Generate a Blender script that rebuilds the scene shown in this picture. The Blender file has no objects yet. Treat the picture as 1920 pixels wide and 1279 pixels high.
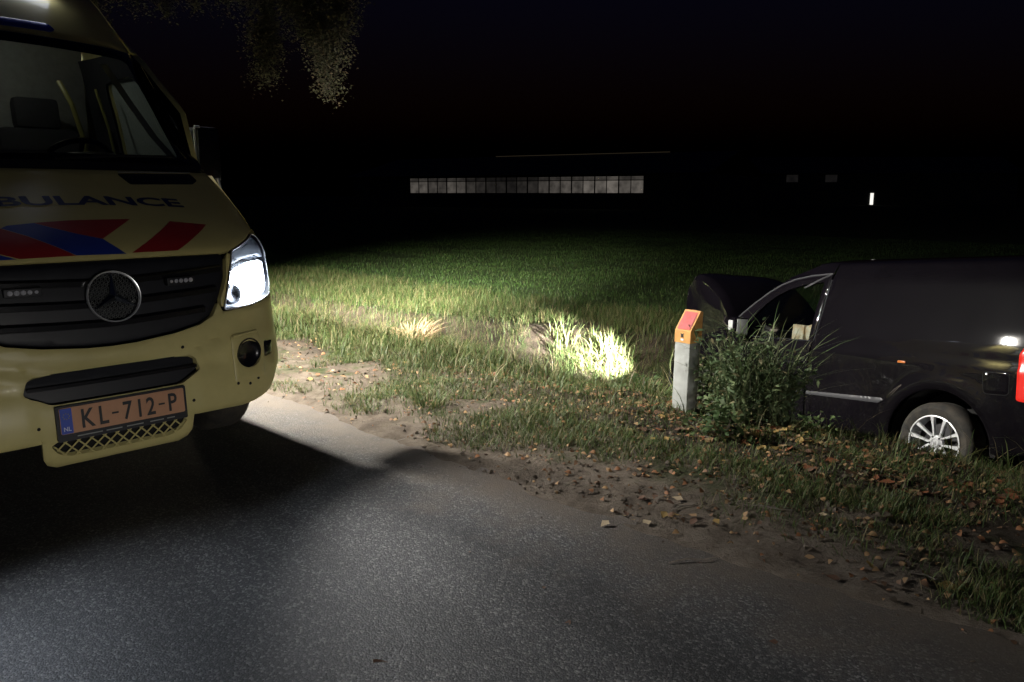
import bpy, bmesh, math, random
import numpy as np
from mathutils import Vector, Matrix
from mathutils.geometry import delaunay_2d_cdt
random.seed(7); rng = np.random.default_rng(7)
scene = bpy.context.scene
COL = scene.collection
R = math.radians

# ------------------------------------------------------------------ camera, sky, exposure
cam_d = bpy.data.cameras.new('camera'); cam = bpy.data.objects.new('camera', cam_d); COL.objects.link(cam)
cam.location = (0, 0, 1.40)
cam.rotation_euler = (R(90) - math.atan(277.5 / 1500.0), 0, 0)
cam_d.sensor_width = 36.0; cam_d.lens = 36.0 * 1500.0 / 1920.0
cam_d.clip_start = 0.05; cam_d.clip_end = 2000
scene.camera = cam
world = bpy.data.worlds.new('World'); scene.world = world; world.use_nodes = True
wn = world.node_tree.nodes; wl = world.node_tree.links
sky = wn.new('ShaderNodeTexSky'); sky.sky_type = 'NISHITA'; sky.sun_disc = False
sky.sun_elevation = R(-2.0); sky.sun_rotation = R(180); sky.ozone_density = 4.0; sky.air_density = 1.0; sky.dust_density = 1.0
wn['Background'].inputs['Strength'].default_value = 0.035
wl.new(sky.outputs['Color'], wn['Background'].inputs['Color'])
vs = scene.view_settings
vs.view_transform = 'Standard'; vs.look = 'None'; vs.gamma = 1.0; vs.use_curve_mapping = False; vs.exposure = 0.0
scene.cycles.use_denoising = True
scene.cycles.sample_clamp_indirect = 4.0
scene.cycles.max_bounces = 5; scene.cycles.diffuse_bounces = 3; scene.cycles.transparent_max_bounces = 10

# road frame: x across the road (towards the field), y along it, origin below the ambulance number plate
P0 = Vector((-1.705, 3.39, 0.0)); TH = R(46.0)
W_ = Vector((math.cos(TH), math.sin(TH), 0)); R_ = Vector((-math.sin(TH), math.cos(TH), 0))
def road2world(x, y, z=0.0): return P0 + W_ * x + R_ * y + Vector((0, 0, z))
def world2road(x, y): d = Vector((x, y, 0)) - P0; return d.dot(W_), d.dot(R_)

# ------------------------------------------------------------------ materials
def mat(name, base, rough=.5, metal=0.0, var=0.0, vscale=8.0, bump=0.0, bscale=60.0, coat=0.0, spec=.5, second=None, emit=None, estr=0.0):
    m = bpy.data.materials.new(name); m.use_nodes = True
    nt = m.node_tree; N = nt.nodes; L = nt.links; b = N['Principled BSDF']
    b.inputs['Base Color'].default_value = (*base, 1); b.inputs['Roughness'].default_value = rough
    b.inputs['Metallic'].default_value = metal; b.inputs['Coat Weight'].default_value = coat
    b.inputs['Coat Roughness'].default_value = .04; b.inputs['Specular IOR Level'].default_value = spec
    tc = N.new('ShaderNodeTexCoord')
    if var or second:
        n = N.new('ShaderNodeTexNoise'); n.inputs['Scale'].default_value = vscale; n.inputs['Detail'].default_value = 5; n.inputs['Roughness'].default_value = .65
        L.new(tc.outputs['Object'], n.inputs['Vector'])
        cr = N.new('ShaderNodeValToRGB'); L.new(n.outputs['Fac'], cr.inputs['Fac'])
        lo = second if second else tuple(c * (1 - var) for c in base)
        cr.color_ramp.elements[0].color = (*lo, 1); cr.color_ramp.elements[1].color = (*base, 1)
        cr.color_ramp.elements[0].position = .35; cr.color_ramp.elements[1].position = .65
        L.new(cr.outputs['Color'], b.inputs['Base Color'])
        mr = N.new('ShaderNodeMapRange'); mr.inputs['To Min'].default_value = max(0, rough - .08); mr.inputs['To Max'].default_value = min(1, rough + .10)
        L.new(n.outputs['Fac'], mr.inputs['Value']); L.new(mr.outputs['Result'], b.inputs['Roughness'])
    if bump:
        n2 = N.new('ShaderNodeTexNoise'); n2.inputs['Scale'].default_value = bscale; n2.inputs['Detail'].default_value = 4
        L.new(tc.outputs['Object'], n2.inputs['Vector'])
        bp = N.new('ShaderNodeBump'); bp.inputs['Strength'].default_value = bump; bp.inputs['Distance'].default_value = .01
        L.new(n2.outputs['Fac'], bp.inputs['Height']); L.new(bp.outputs['Normal'], b.inputs['Normal'])
    if emit:
        b.inputs['Emission Color'].default_value = (*emit, 1); b.inputs['Emission Strength'].default_value = estr
    return m

def glass(name, tint=(1, 1, 1), rough=.02, gloss=.9, ior=1.5):
    m = bpy.data.materials.new(name); m.use_nodes = True; nt = m.node_tree; N = nt.nodes; L = nt.links
    N.remove(N['Principled BSDF']); out = N['Material Output']
    tr = N.new('ShaderNodeBsdfTransparent'); tr.inputs['Color'].default_value = (*tint, 1)
    gl = N.new('ShaderNodeBsdfGlossy'); gl.inputs['Roughness'].default_value = rough; gl.inputs['Color'].default_value = (gloss,) * 3 + (1,)
    fr = N.new('ShaderNodeFresnel'); fr.inputs['IOR'].default_value = ior
    mx = N.new('ShaderNodeMixShader'); L.new(fr.outputs[0], mx.inputs[0]); L.new(tr.outputs[0], mx.inputs[1]); L.new(gl.outputs[0], mx.inputs[2])
    L.new(mx.outputs[0], out.inputs['Surface']); return m

def foliage(name, mult=(1, 1, 1), trans=.35, rough=.55):
    m = bpy.data.materials.new(name); m.use_nodes = True; nt = m.node_tree; N = nt.nodes; L = nt.links
    b = N['Principled BSDF']; out = N['Material Output']
    at = N.new('ShaderNodeAttribute'); at.attribute_name = 'tint'
    mu = N.new('ShaderNodeMix'); mu.data_type = 'RGBA'; mu.blend_type = 'MULTIPLY'; mu.inputs[0].default_value = 1
    L.new(at.outputs['Color'], mu.inputs[6]); mu.inputs[7].default_value = (*mult, 1)
    L.new(mu.outputs[2], b.inputs['Base Color']); b.inputs['Roughness'].default_value = rough; b.inputs['Specular IOR Level'].default_value = .35
    t = N.new('ShaderNodeBsdfTranslucent'); L.new(mu.outputs[2], t.inputs['Color'])
    mx = N.new('ShaderNodeMixShader'); mx.inputs[0].default_value = trans
    L.new(b.outputs[0], mx.inputs[1]); L.new(t.outputs[0], mx.inputs[2]); L.new(mx.outputs[0], out.inputs['Surface']); return m

M = {}
M['yellow'] = mat('ambulance_yellow_paint', (.60, .52, .21), .34, coat=.35, var=.10, vscale=3.0)
M['yellow_plastic'] = mat('yellow_bumper_paint', (.58, .51, .22), .40, coat=.2, var=.14, vscale=4.0, bump=.02, bscale=300)
M['black_plastic'] = mat('black_plastic', (.008, .009, .014), .5, var=.3, vscale=20, bump=.05, bscale=250)
M['black_gloss'] = mat('black_gloss', (.006, .006, .008), .22, coat=.3, spec=.35)
M['rubber'] = mat('tyre_rubber', (.018, .018, .017), .85, second=(.05, .042, .032), vscale=12, bump=.2, bscale=90)
M['chrome'] = mat('chrome', (.92, .93, .95), .26, .6)
M['chrome_dim'] = mat('dark_chrome', (.20, .21, .23), .25, 1.0)
M['red_film'] = mat('red_reflective_film', (.33, .018, .02), .42, var=.15, vscale=6)
M['blue_film'] = mat('blue_reflective_film', (.02, .045, .30), .42, var=.15, vscale=6)
M['navy'] = mat('navy_lettering', (.012, .022, .10), .45)
M['plate_orange'] = mat('plate_orange', (.52, .27, .15), .5, var=.16, vscale=9)
M['plate_blue'] = mat('plate_blue', (.03, .07, .42), .45)
M['plate_black'] = mat('plate_ink', (.02, .02, .022), .55)
M['white_ink'] = mat('white_ink', (.65, .68, .75), .5)
M['wind_glass'] = glass('windscreen_glass', (.62, .68, .66), .02)
M['clear_glass'] = glass('headlamp_cover', (.95, .97, 1.0), .03)
M['frost_glass'] = mat('misted_side_glass', (.46, .52, .50), .6, second=(.36, .42, .41), vscale=60)
M['trim_grey'] = mat('grey_trim', (.26, .27, .26), .7, var=.2, vscale=15)
M['seat'] = mat('seat_fabric', (.03, .03, .035), .9, var=.3, vscale=30)
M['rail_yellow'] = mat('yellow_grab_rail', (.26, .25, .08), .4)
M['lamp_white'] = mat('lit_headlamp_reflector', (.9, .9, .9), .3, emit=(.84, .92, 1.0), estr=18.0)
M['lamp_core'] = mat('lit_headlamp_bulb', (.9, .9, .9), .3, emit=(.90, .95, 1.0), estr=200.0)
M['lamp_chrome'] = mat('lamp_reflector_chrome', (.8, .83, .88), .15, 1.0)
M['beacon_blue'] = mat('blue_beacon_lens', (.03, .05, .40), .25, coat=.4)
M['led_white'] = mat('lit_roof_lamp', (.8, .8, .9), .4, emit=(.72, .78, 1.0), estr=4.0)
M['lamp_bezel'] = mat('headlamp_bezel', (.11, .12, .14), .35, coat=.3)
M['led_lens'] = mat('led_lens', (.42, .42, .46), .3, coat=.4)
M['van_paint'] = mat('black_van_paint', (.0042, .0034, .0050), .42, spec=.02, coat=1.0, var=.25, vscale=2.5, bump=.012, bscale=9)
M['dark_void'] = mat('unlit_inner_shell', (.006, .006, .006), .9)
M['van_trim'] = mat('satin_trim', (.05, .05, .055), .42)
M['alloy'] = mat('brushed_alloy', (.70, .71, .73), .36, .35, var=.12, vscale=25)
M['alloy_dark'] = mat('dark_alloy', (.03, .03, .032), .45, .6)
M['tail_red'] = mat('lit_tail_lamp', (.5, .01, .01), .25, emit=(1.0, .045, .02), estr=.38, coat=.5)
M['tail_clear'] = mat('lit_tail_lamp_core', (.6, .2, .1), .25, emit=(1.0, .50, .30), estr=1.3)
M['van_lamp'] = mat('lit_van_headlamp', (.9, .9, .9), .3, emit=(1.0, .97, .9), estr=40.0)
M['amber'] = mat('amber_marker', (.55, .16, .03), .3, coat=.5)
M['side_glass'] = glass('van_side_glass', (.58, .62, .61), .05, .9, 2.1)
M['post_grey'] = mat('grey_post_plastic', (.36, .37, .355), .6, second=(.26, .27, .25), vscale=9, bump=.05, bscale=120)
M['post_orange'] = mat('orange_post_cap', (.66, .33, .09), .6, second=(.52, .26, .08), vscale=14)
M['post_red'] = mat('red_post_plate', (.55, .075, .06), .45, second=(.44, .10, .11), vscale=20)
M['cushion_cream'] = mat('cream_cushion', (.82, .77, .64), .8, second=(.66, .46, .27), vscale=14, bump=.2, bscale=40)
M['barn_wall'] = mat('barn_cladding', (.05, .055, .05), .8, var=.3, vscale=.6)
M['barn_roof'] = mat('barn_roof_sheet', (.04, .04, .045), .7, var=.3, vscale=.5)
M['barn_frame'] = mat('barn_mullion', (.02, .02, .02), .8)
M['ridge_light'] = mat('translucent_ridge', (.3, .25, .18), .6, emit=(.9, .70, .42), estr=.02)
M['door_light'] = mat('lit_doorway', (.8, .8, .8), .5, emit=(1.0, .96, .88), estr=1.1)
M['twig_bark'] = mat('twig_bark', (.060, .054, .044), .95, spec=.1)
M['bark'] = mat('bark', (.20, .17, .14), .9, second=(.09, .075, .06), vscale=14, bump=.8, bscale=22)
M['grass'] = foliage('grass_blades', trans=.30)
M['leafy'] = foliage('leaf_green', trans=.30)
M['dry'] = foliage('dry_leaf', trans=.15, rough=.7)

def barn_light_mat():
    m = bpy.data.materials.new('lit_barn_curtain'); m.use_nodes = True; nt = m.node_tree; N = nt.nodes; L = nt.links
    b = N['Principled BSDF']; b.inputs['Base Color'].default_value = (.4, .36, .32, 1)
    oi = N.new('ShaderNodeObjectInfo'); mr = N.new('ShaderNodeMapRange'); mr.inputs['To Min'].default_value = .05; mr.inputs['To Max'].default_value = .16
    L.new(oi.outputs['Random'], mr.inputs['Value'])
    b.inputs['Emission Color'].default_value = (1.0, .89, .77, 1)
    tc = N.new('ShaderNodeTexCoord'); n = N.new('ShaderNodeTexNoise'); n.inputs['Scale'].default_value = 1.2
    L.new(tc.outputs['Object'], n.inputs['Vector']); mm = N.new('ShaderNodeMath'); mm.operation = 'MULTIPLY'
    at = N.new('ShaderNodeAttribute'); at.attribute_type = 'OBJECT'; at.attribute_name = 'glow'
    L.new(at.outputs['Fac'], mm.inputs[0]); L.new(n.outputs['Fac'], mm.inputs[1]); L.new(mm.outputs[0], b.inputs['Emission Strength'])
    return m
M['barn_light'] = barn_light_mat()

# ------------------------------------------------------------------ mesh helpers
def tag(o, label=None, cat=None, group=None, kind=None):
    if label: o['label'] = label
    if cat: o['category'] = cat
    if group: o['group'] = group
    if kind: o['kind'] = kind
    return o
def link(name, me, m=None, parent=None):
    o = bpy.data.objects.new(name, me); COL.objects.link(o)
    if m is not None: me.materials.append(M[m] if isinstance(m, str) else m)
    if parent: o.parent = parent
    return o
def empty(name, loc=(0, 0, 0), rot=(0, 0, 0)):
    o = bpy.data.objects.new(name, None); COL.objects.link(o); o.location = loc; o.rotation_euler = rot; o.empty_display_size = .2; return o
def mk(name, verts, faces, m, parent=None, smooth=True, angle=35):
    me = bpy.data.meshes.new(name); me.from_pydata([tuple(map(float, v)) for v in verts], [], faces); me.update()
    if smooth:
        me.polygons.foreach_set('use_smooth', [True] * len(me.polygons)); me.set_sharp_from_angle(angle=R(angle))
    return link(name, me, m, parent)
class B:
    """collects simple shapes into one mesh"""
    def __init__(s): s.v = []; s.f = []
    def add(s, v, f):
        k = len(s.v); s.v += [tuple(map(float, p)) for p in v]; s.f += [tuple(i + k for i in q) for q in f]; return s
    def box(s, c, size, rot=None, bev=0.0):
        bm = bmesh.new(); bmesh.ops.create_cube(bm, size=1)
        for v in bm.verts: v.co = Vector((v.co.x * size[0], v.co.y * size[1], v.co.z * size[2]))
        if bev: bmesh.ops.bevel(bm, geom=list(bm.edges), offset=bev, segments=2, affect='EDGES', profile=.6)
        bm.verts.index_update()
        for v in bm.verts:
            q = v.co.copy()
            if rot is not None: q = rot @ q
            v.co = q + Vector(c)
        s.add([v.co for v in bm.verts], [[v.index for v in f.verts] for f in bm.faces]); bm.free(); return s
    def tube(s, path, rad, n=10, cap=True):
        path = [Vector(p) for p in path]; rr = rad if hasattr(rad, '__len__') else [rad] * len(path)
        V = []; F = []; up = Vector((0, 0, 1))
        for i, p in enumerate(path):
            t = (path[min(i + 1, len(path) - 1)] - path[max(i - 1, 0)]).normalized()
            a = t.cross(up) if abs(t.dot(up)) < .95 else t.cross(Vector((1, 0, 0)))
            a.normalize(); b = t.cross(a)
            for k in range(n):
                th = 2 * math.pi * k / n; V.append(p + (a * math.cos(th) + b * math.sin(th)) * rr[i])
        for i in range(len(path) - 1):
            for k in range(n): F.append((i * n + k, i * n + (k + 1) % n, (i + 1) * n + (k + 1) % n, (i + 1) * n + k))
        if cap: F.append(tuple(range(n - 1, -1, -1))); F.append(tuple((len(path) - 1) * n + k for k in range(n)))
        return s.add(V, F)
    def lathe(s, prof, c=(0, 0, 0), axis='Y', n=40, mtx=None):
        """prof: (radius, height along axis)"""
        V = []; F = []
        for r_, h in prof:
            for k in range(n):
                th = 2 * math.pi * k / n; a, b = r_ * math.cos(th), r_ * math.sin(th)
                p = Vector((a, h, b)) if axis == 'Y' else (Vector((a, b, h)) if axis == 'Z' else Vector((h, a, b)))
                if mtx is not None: p = mtx @ p
                V.append(p + Vector(c))
        for i in range(len(prof) - 1):
            for k in range(n): F.append((i * n + k, i * n + (k + 1) % n, (i + 1) * n + (k + 1) % n, (i + 1) * n + k))
        return s.add(V, F)
    def prism(s, poly, d0, d1, fn):
        """poly (a,b) extruded between depths d0,d1; fn(a,b,d)->point"""
        n = len(poly); V = [fn(a, b, d0) for a, b in poly] + [fn(a, b, d1) for a, b in poly]
        F = [tuple(range(n)), tuple(range(2 * n - 1, n - 1, -1))] + [(i, n + i, n + (i + 1) % n, (i + 1) % n) for i in range(n)]
        return s.add(V, F)
    def build(s, name, m, parent=None, smooth=True, angle=35): return mk(name, s.v, s.f, m, parent, smooth, angle)

def fillet(poly, r, seg=5):
    out = []; n = len(poly)
    for i in range(n):
        p0, p1, p2 = (np.array(poly[(i + k) % n], float) for k in (-1, 0, 1))
        rr = r[i] if hasattr(r, '__len__') else r
        a, b = p0 - p1, p2 - p1; la, lb = np.linalg.norm(a), np.linalg.norm(b)
        k = min(rr, la * .45, lb * .45)
        if k < 1e-4: out.append(tuple(p1)); continue
        s0, s1 = p1 + a / la * k, p1 + b / lb * k
        for t in np.linspace(0, 1, seg): out.append(tuple((1 - t) ** 2 * s0 + 2 * t * (1 - t) * p1 + t * t * s1))
    return out
def densify(poly, step):
    out = []
    for i in range(len(poly)):
        a, b = np.array(poly[i]), np.array(poly[(i + 1) % len(poly)]); n = max(1, int(math.ceil(np.linalg.norm(b - a) / step)))
        for k in range(n): out.append(tuple(a + (b - a) * k / n))
    return out
def area(poly): return .5 * sum(poly[i][0] * poly[(i + 1) % len(poly)][1] - poly[(i + 1) % len(poly)][0] * poly[i][1] for i in range(len(poly)))
def inside(pts, poly):
    pts = np.asarray(pts); x, y = pts[:, 0], pts[:, 1]; c = np.zeros(len(pts), bool); n = len(poly)
    for i in range(n):
        x1, y1 = poly[i]; x2, y2 = poly[(i + 1) % n]
        if y1 == y2: continue
        k = ((y1 > y) != (y2 > y)) & (x < (x2 - x1) * (y - y1) / (y2 - y1) + x1); c ^= k
    return c
def edgedist(pts, poly):
    pts = np.asarray(pts); d = np.full(len(pts), 1e9); n = len(poly)
    for i in range(n):
        a, b = np.array(poly[i]), np.array(poly[(i + 1) % n]); ab = b - a; L2 = max(ab @ ab, 1e-12)
        t = np.clip(((pts - a) @ ab) / L2, 0, 1); d = np.minimum(d, np.linalg.norm(pts - (a + t[:, None] * ab), axis=1))
    return d
def inset(poly, e):
    n = len(poly); sgn = 1 if area(poly) > 0 else -1; out = []
    for i in range(n):
        p0, p1, p2 = (np.array(poly[(i + k) % n], float) for k in (-1, 0, 1))
        d = p2 - p0; L = np.linalg.norm(d) or 1; out.append(tuple(p1 + sgn * e * np.array([-d[1], d[0]]) / L))
    return out
def panel(name, outline, surf, m, parent=None, thick=.02, step=.035, holes=(), roll=.006, off=0.0, flip=False, wall=True, rollin=None):
    """a skin cut to an outline in the (a,b) plane of a curved surface: rolled edges, wall of the given thickness"""
    if area(outline) < 0: outline = outline[::-1]
    loops = [densify(outline, step)] + [densify(h if area(h) < 0 else h[::-1], step) for h in holes]
    P = []; E = []; ringidx = []
    for li, lp in enumerate(loops):
        k = len(P); n = len(lp); P += lp; E += [(k + i, k + (i + 1) % n) for i in range(n)]; ringidx.append((k, n))
    nb = len(P)
    if roll > 0:
        for li, lp in enumerate(loops):
            q = inset(lp, roll); q = np.array(q)
            ok = inside(q, loops[0]) & (edgedist(q, lp) > roll * .6)
            P += [tuple(x) for x in q[ok]]
    arr = np.array(loops[0]); lo, hi = arr.min(0), arr.max(0)
    gx, gy = np.meshgrid(np.arange(lo[0], hi[0], step), np.arange(lo[1], hi[1], step)); G = np.stack([gx.ravel(), gy.ravel()], 1)
    if len(G):
        ok = inside(G, loops[0])
        for lp in loops[1:]: ok &= ~inside(G, lp)
        G = G[ok]
    if len(G):
        d = np.min([edgedist(G, lp) for lp in loops], axis=0); G = G[d > max(step * .35, roll * 1.8)]
        P += [tuple(x) for x in G]
    vs_, _, fs, ov, _, _ = delaunay_2d_cdt([Vector(p) for p in P], E, [], 0, 1e-6)
    V2 = np.array([tuple(v) for v in vs_]); cen = np.array([V2[list(f)].mean(0) for f in fs])
    keep = inside(cen, loops[0])
    for lp in loops[1:]: keep &= ~inside(cen, lp)
    fs = [f for f, k in zip(fs, keep) if k]
    # surface points + normals
    e = 1e-3
    def ev(a, b): return np.array([surf(x, y) for x, y in zip(a, b)], float)
    a, b = V2[:, 0], V2[:, 1]; S0 = ev(a, b); Na = ev(a + e, b) - S0; Nb = ev(a, b + e) - S0
    N = np.cross(Na, Nb); N /= np.linalg.norm(N, axis=1)[:, None] + 1e-12
    if flip: N = -N
    edge = np.zeros(len(V2), bool)
    for i, orig in enumerate(ov):
        if any(o < nb for o in orig): edge[i] = True
    T = S0 + N * off; T[edge] -= N[edge] * (roll * .7)
    verts = [tuple(t) for t in T]; faces = [tuple(f) if not flip else tuple(reversed(f)) for f in fs]
    if wall and thick > 0:
        cnt = {}
        for f in faces:
            for i in range(len(f)):
                q = (f[i], f[(i + 1) % len(f)]); cnt[q] = 1
        low = {}
        for (i, j) in list(cnt):
            if (j, i) in cnt: continue
            for k in (i, j):
                if k not in low: low[k] = len(verts); verts.append(tuple(T[k] - N[k] * thick))
            faces.append((j, i, low[i], low[j]))
    return mk(name, verts, faces, m, parent, True, 40)
def mirror(poly): return [(-x, z) for x, z in reversed(poly)]
def sym(half):
    """outline of a symmetric part from its x>=0 half (listed from bottom centre to top centre)"""
    return list(half) + [(-x, z) for x, z in reversed(half) if abs(x) > 1e-6]

def text_mesh(body, size=1.0, bold=0.0):
    cu = bpy.data.curves.new('lettering', 'FONT'); cu.body = body; cu.size = size; cu.align_x = 'CENTER'; cu.align_y = 'CENTER'; cu.offset = bold; cu.resolution_u = 3
    ob = bpy.data.objects.new('lettering_tmp', cu); COL.objects.link(ob)
    dg = bpy.context.evaluated_depsgraph_get(); dg.update(); me = bpy.data.meshes.new_from_object(ob.evaluated_get(dg))
    V = [tuple(v.co) for v in me.vertices]; F = [tuple(p.vertices) for p in me.polygons]
    bpy.data.objects.remove(ob); bpy.data.curves.remove(cu); bpy.data.meshes.remove(me); return np.array(V), F

def fastmesh(name, V, faces_sizes_idx, m, tint=None, smooth=False):
    """V (n,3); list of (k, idx array (m,k))"""
    me = bpy.data.meshes.new(name); me.vertices.add(len(V)); me.vertices.foreach_set('co', np.asarray(V, np.float32).ravel())
    idx = np.concatenate([i.ravel() for k, i in faces_sizes_idx]); tot = np.concatenate([np.full(len(i), k) for k, i in faces_sizes_idx])
    me.loops.add(len(idx)); me.loops.foreach_set('vertex_index', idx.astype(np.int32))
    st = np.concatenate([[0], np.cumsum(tot)[:-1]]); me.polygons.add(len(tot)); me.polygons.foreach_set('loop_start', st.astype(np.int32))
    me.update(calc_edges=True)
    if smooth: me.polygons.foreach_set('use_smooth', [True] * len(tot))
    if tint is not None:
        at = me.attributes.new('tint', 'FLOAT_COLOR', 'POINT'); c = np.ones((len(V), 4), np.float32); c[:, :3] = tint; at.data.foreach_set('color', c.ravel())
    me.materials.append(M[m] if isinstance(m, str) else m); return me

_perm = np.random.default_rng(3).random((256, 256))
def vn(x, y, s=1.0, o=0):
    x = np.asarray(x, float) * s + o * 17.3; y = np.asarray(y, float) * s + o * 31.7
    xi, yi = np.floor(x).astype(int), np.floor(y).astype(int); fx, fy = x - xi, y - yi; fx = fx * fx * (3 - 2 * fx); fy = fy * fy * (3 - 2 * fy)
    g = lambda i, j: _perm[i & 255, j & 255]
    return (g(xi, yi) * (1 - fx) + g(xi + 1, yi) * fx) * (1 - fy) + (g(xi, yi + 1) * (1 - fx) + g(xi + 1, yi + 1) * fx) * fy
def fbm(x, y, s=1.0, o=0): return (vn(x, y, s, o) + .5 * vn(x, y, s * 2.1, o + 1) + .25 * vn(x, y, s * 4.3, o + 2)) / 1.75

# ------------------------------------------------------------------ ground, road
def edge_x(y): return 1.50 + .10 * np.sin(np.asarray(y) * .7 + 1) + .30 * (vn(np.asarray(y), 0 * np.asarray(y), .9, 3) - .5) + .12 * np.clip((np.asarray(y) + 3.2) / 3, -1, 1) * -1
def terr(x, y):
    x = np.asarray(x, float); y = np.asarray(y, float)
    q = x - edge_x(y)
    xf = np.interp(y, [-400, .5, 3.0, 6.8, 400], [9.2, 9.2, 7.9, 6.9, 6.9]); x0_ = x
    x = np.where(x > 3.7, np.where(x < xf, 3.7 + (x - 3.7) * 5.5 / (xf - 3.7), x - xf + 9.2), x)   # the ditch narrows up the road
    z = np.interp(x, [-400, -6.4, -5.8, 1.0, 1.3, 1.9, 3.0, 3.7, 4.4, 5.4, 6.3, 7.5, 8.3, 9.2, 14, 60, 400],
                  [-.3, -.08, -.06, -.06, -.05, -.02, -.05, -.10, -.40, -.86, -1.13, -1.20, -.95, -.56, -.50, -.55, -.60])
    dd = np.clip((9.2 - xf - 1.0) / 1.3, 0, 1) * .30 * np.clip(1 - np.abs(x - 6.6) / 2.2, 0, 1); z = z + dd; x = x0_
    z = z + np.clip(q * .25, -.05, .022) * ((x > 0.9) & (x < 3.2))
    near = np.clip((x - 1.0) / .4, 0, 1) * np.clip((40 - np.abs(y)) / 30, 0, 1)
    z = z + near * ((fbm(x, y, 2.2, 5) - .5) * .10 * np.clip((x - 1.6) / 1.2, .12, 1) * np.where(x > 5, .45, 1) + (fbm(x, y, 9, 8) - .5) * .035)
    return z
def ground_mat():
    m = bpy.data.materials.new('verge_and_field_soil'); m.use_nodes = True; nt = m.node_tree; N = nt.nodes; L = nt.links; b = N['Principled BSDF']
    b.inputs['Roughness'].default_value = .95; b.inputs['Specular IOR Level'].default_value = .2
    tc = N.new('ShaderNodeTexCoord'); sp = N.new('ShaderNodeSeparateXYZ'); L.new(tc.outputs['Object'], sp.inputs[0])
    def noise(s, d=6, r=.65):
        n = N.new('ShaderNodeTexNoise'); n.inputs['Scale'].default_value = s; n.inputs['Detail'].default_value = d; n.inputs['Roughness'].default_value = r; L.new(tc.outputs['Object'], n.inputs['Vector']); return n.outputs['Fac']
    def ramp(fac, stops):
        c = N.new('ShaderNodeValToRGB'); L.new(fac, c.inputs[0]); e = c.color_ramp.elements
        e[0].position, e[0].color = stops[0][0], (*stops[0][1], 1); e[1].position, e[1].color = stops[-1][0], (*stops[-1][1], 1)
        for p, col in stops[1:-1]: x = e.new(p); x.color = (*col, 1)
        return c.outputs[0]
    def mix(f, a, bb):
        x = N.new('ShaderNodeMix'); x.data_type = 'RGBA'; L.new(f, x.inputs[0]); L.new(a, x.inputs[6]); L.new(bb, x.inputs[7]); return x.outputs[2]
    def zone(a, bb, wob=.8):
        mu = N.new('ShaderNodeMath'); mu.operation = 'MULTIPLY_ADD'; L.new(noise(2.0), mu.inputs[0]); mu.inputs[1].default_value = wob; L.new(sp.outputs['X'], mu.inputs[2])
        r_ = N.new('ShaderNodeMapRange'); r_.inputs['From Min'].default_value = a + wob / 2; r_.inputs['From Max'].default_value = bb + wob / 2; L.new(mu.outputs[0], r_.inputs[0]); return r_.outputs[0]
    sand = ramp(noise(7.0), [(.3, (.070, .055, .042)), (.5, (.13, .105, .080)), (.7, (.185, .152, .120))])
    soil = ramp(noise(5.0), [(.3, (.022, .017, .012)), (.5, (.055, .042, .029)), (.72, (.12, .092, .065))])
    moss = ramp(noise(18.0), [(.3, (.02, .028, .01)), (.7, (.06, .075, .025))])
    field = ramp(noise(1.6), [(.3, (.026, .042, .013)), (.6, (.05, .075, .022)), (.8, (.085, .085, .035))])
    c = mix(zone(2.1, 3.1, 1.4), sand, soil)
    pf = N.new('ShaderNodeMapRange'); pf.inputs['From Min'].default_value = .50; pf.inputs['From Max'].default_value = .62; L.new(noise(2.6), pf.inputs[0])
    z1 = N.new('ShaderNodeMath'); z1.operation = 'MULTIPLY'; L.new(pf.outputs[0], z1.inputs[0]); L.new(zone(1.6, 2.2, .6), z1.inputs[1])
    c = mix(z1.outputs[0], c, moss)
    dy = N.new('ShaderNodeMath'); dy.operation = 'MULTIPLY_ADD'; L.new(noise(1.3), dy.inputs[0]); dy.inputs[1].default_value = 2.4; L.new(sp.outputs['Y'], dy.inputs[2])
    dr = N.new('ShaderNodeMapRange'); dr.inputs['From Min'].default_value = 1.9; dr.inputs['From Max'].default_value = .1; dr.inputs['To Max'].default_value = .85; L.new(dy.outputs[0], dr.inputs[0]); dz = N.new('ShaderNodeMath'); dz.operation = 'MULTIPLY'; L.new(dr.outputs[0], dz.inputs[0]); L.new(zone(1.95, 2.7, .9), dz.inputs[1])
    soil_dark = ramp(noise(8.0), [(.3, (.018, .014, .010)), (.55, (.042, .033, .023)), (.75, (.075, .058, .040))]); c = mix(dz.outputs[0], c, soil_dark)  # second, darker soil tone mixed in towards low y
    c = mix(zone(8.6, 9.6, .8), c, field); L.new(c, b.inputs['Base Color'])
    bp = N.new('ShaderNodeBump'); bp.inputs['Strength'].default_value = .9; bp.inputs['Distance'].default_value = .03
    L.new(noise(38, 8, .75), bp.inputs['Height']); L.new(bp.outputs['Normal'], b.inputs['Normal']); return m
def grow(a, b, s, k=1.12):
    o = [a]; d = s if b > a else -s
    while (o[-1] < b) == (b > a) and abs(o[-1] - b) > 1e-6:
        d *= k; nx = o[-1] + d; o.append(nx)
        if abs(nx) > 600: break
    return o[1:]
xs = np.array(list(reversed(grow(.9, -300, .2, 1.25))) + list(np.arange(.9, 9.8, .055)) + grow(9.8, 400, .08, 1.12))
ys = np.array(list(reversed(grow(-4.6, -200, .1, 1.15))) + list(np.arange(-4.6, 8.5, .06)) + grow(8.5, 400, .08, 1.10))
XX, YY = np.meshgrid(xs, ys, indexing='ij'); ZZ = terr(XX, YY); nx, ny = len(xs), len(ys)
I = (np.arange(nx - 1)[:, None] * ny + np.arange(ny - 1)[None, :]).ravel()
gm = fastmesh('ground', np.stack([XX.ravel(), YY.ravel(), ZZ.ravel()], 1), [(4, np.stack([I, I + ny, I + ny + 1, I + 1], 1))], ground_mat(), smooth=True)
def place_road_frame(o): o.location = P0; o.rotation_euler = (0, 0, TH); return o
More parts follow.
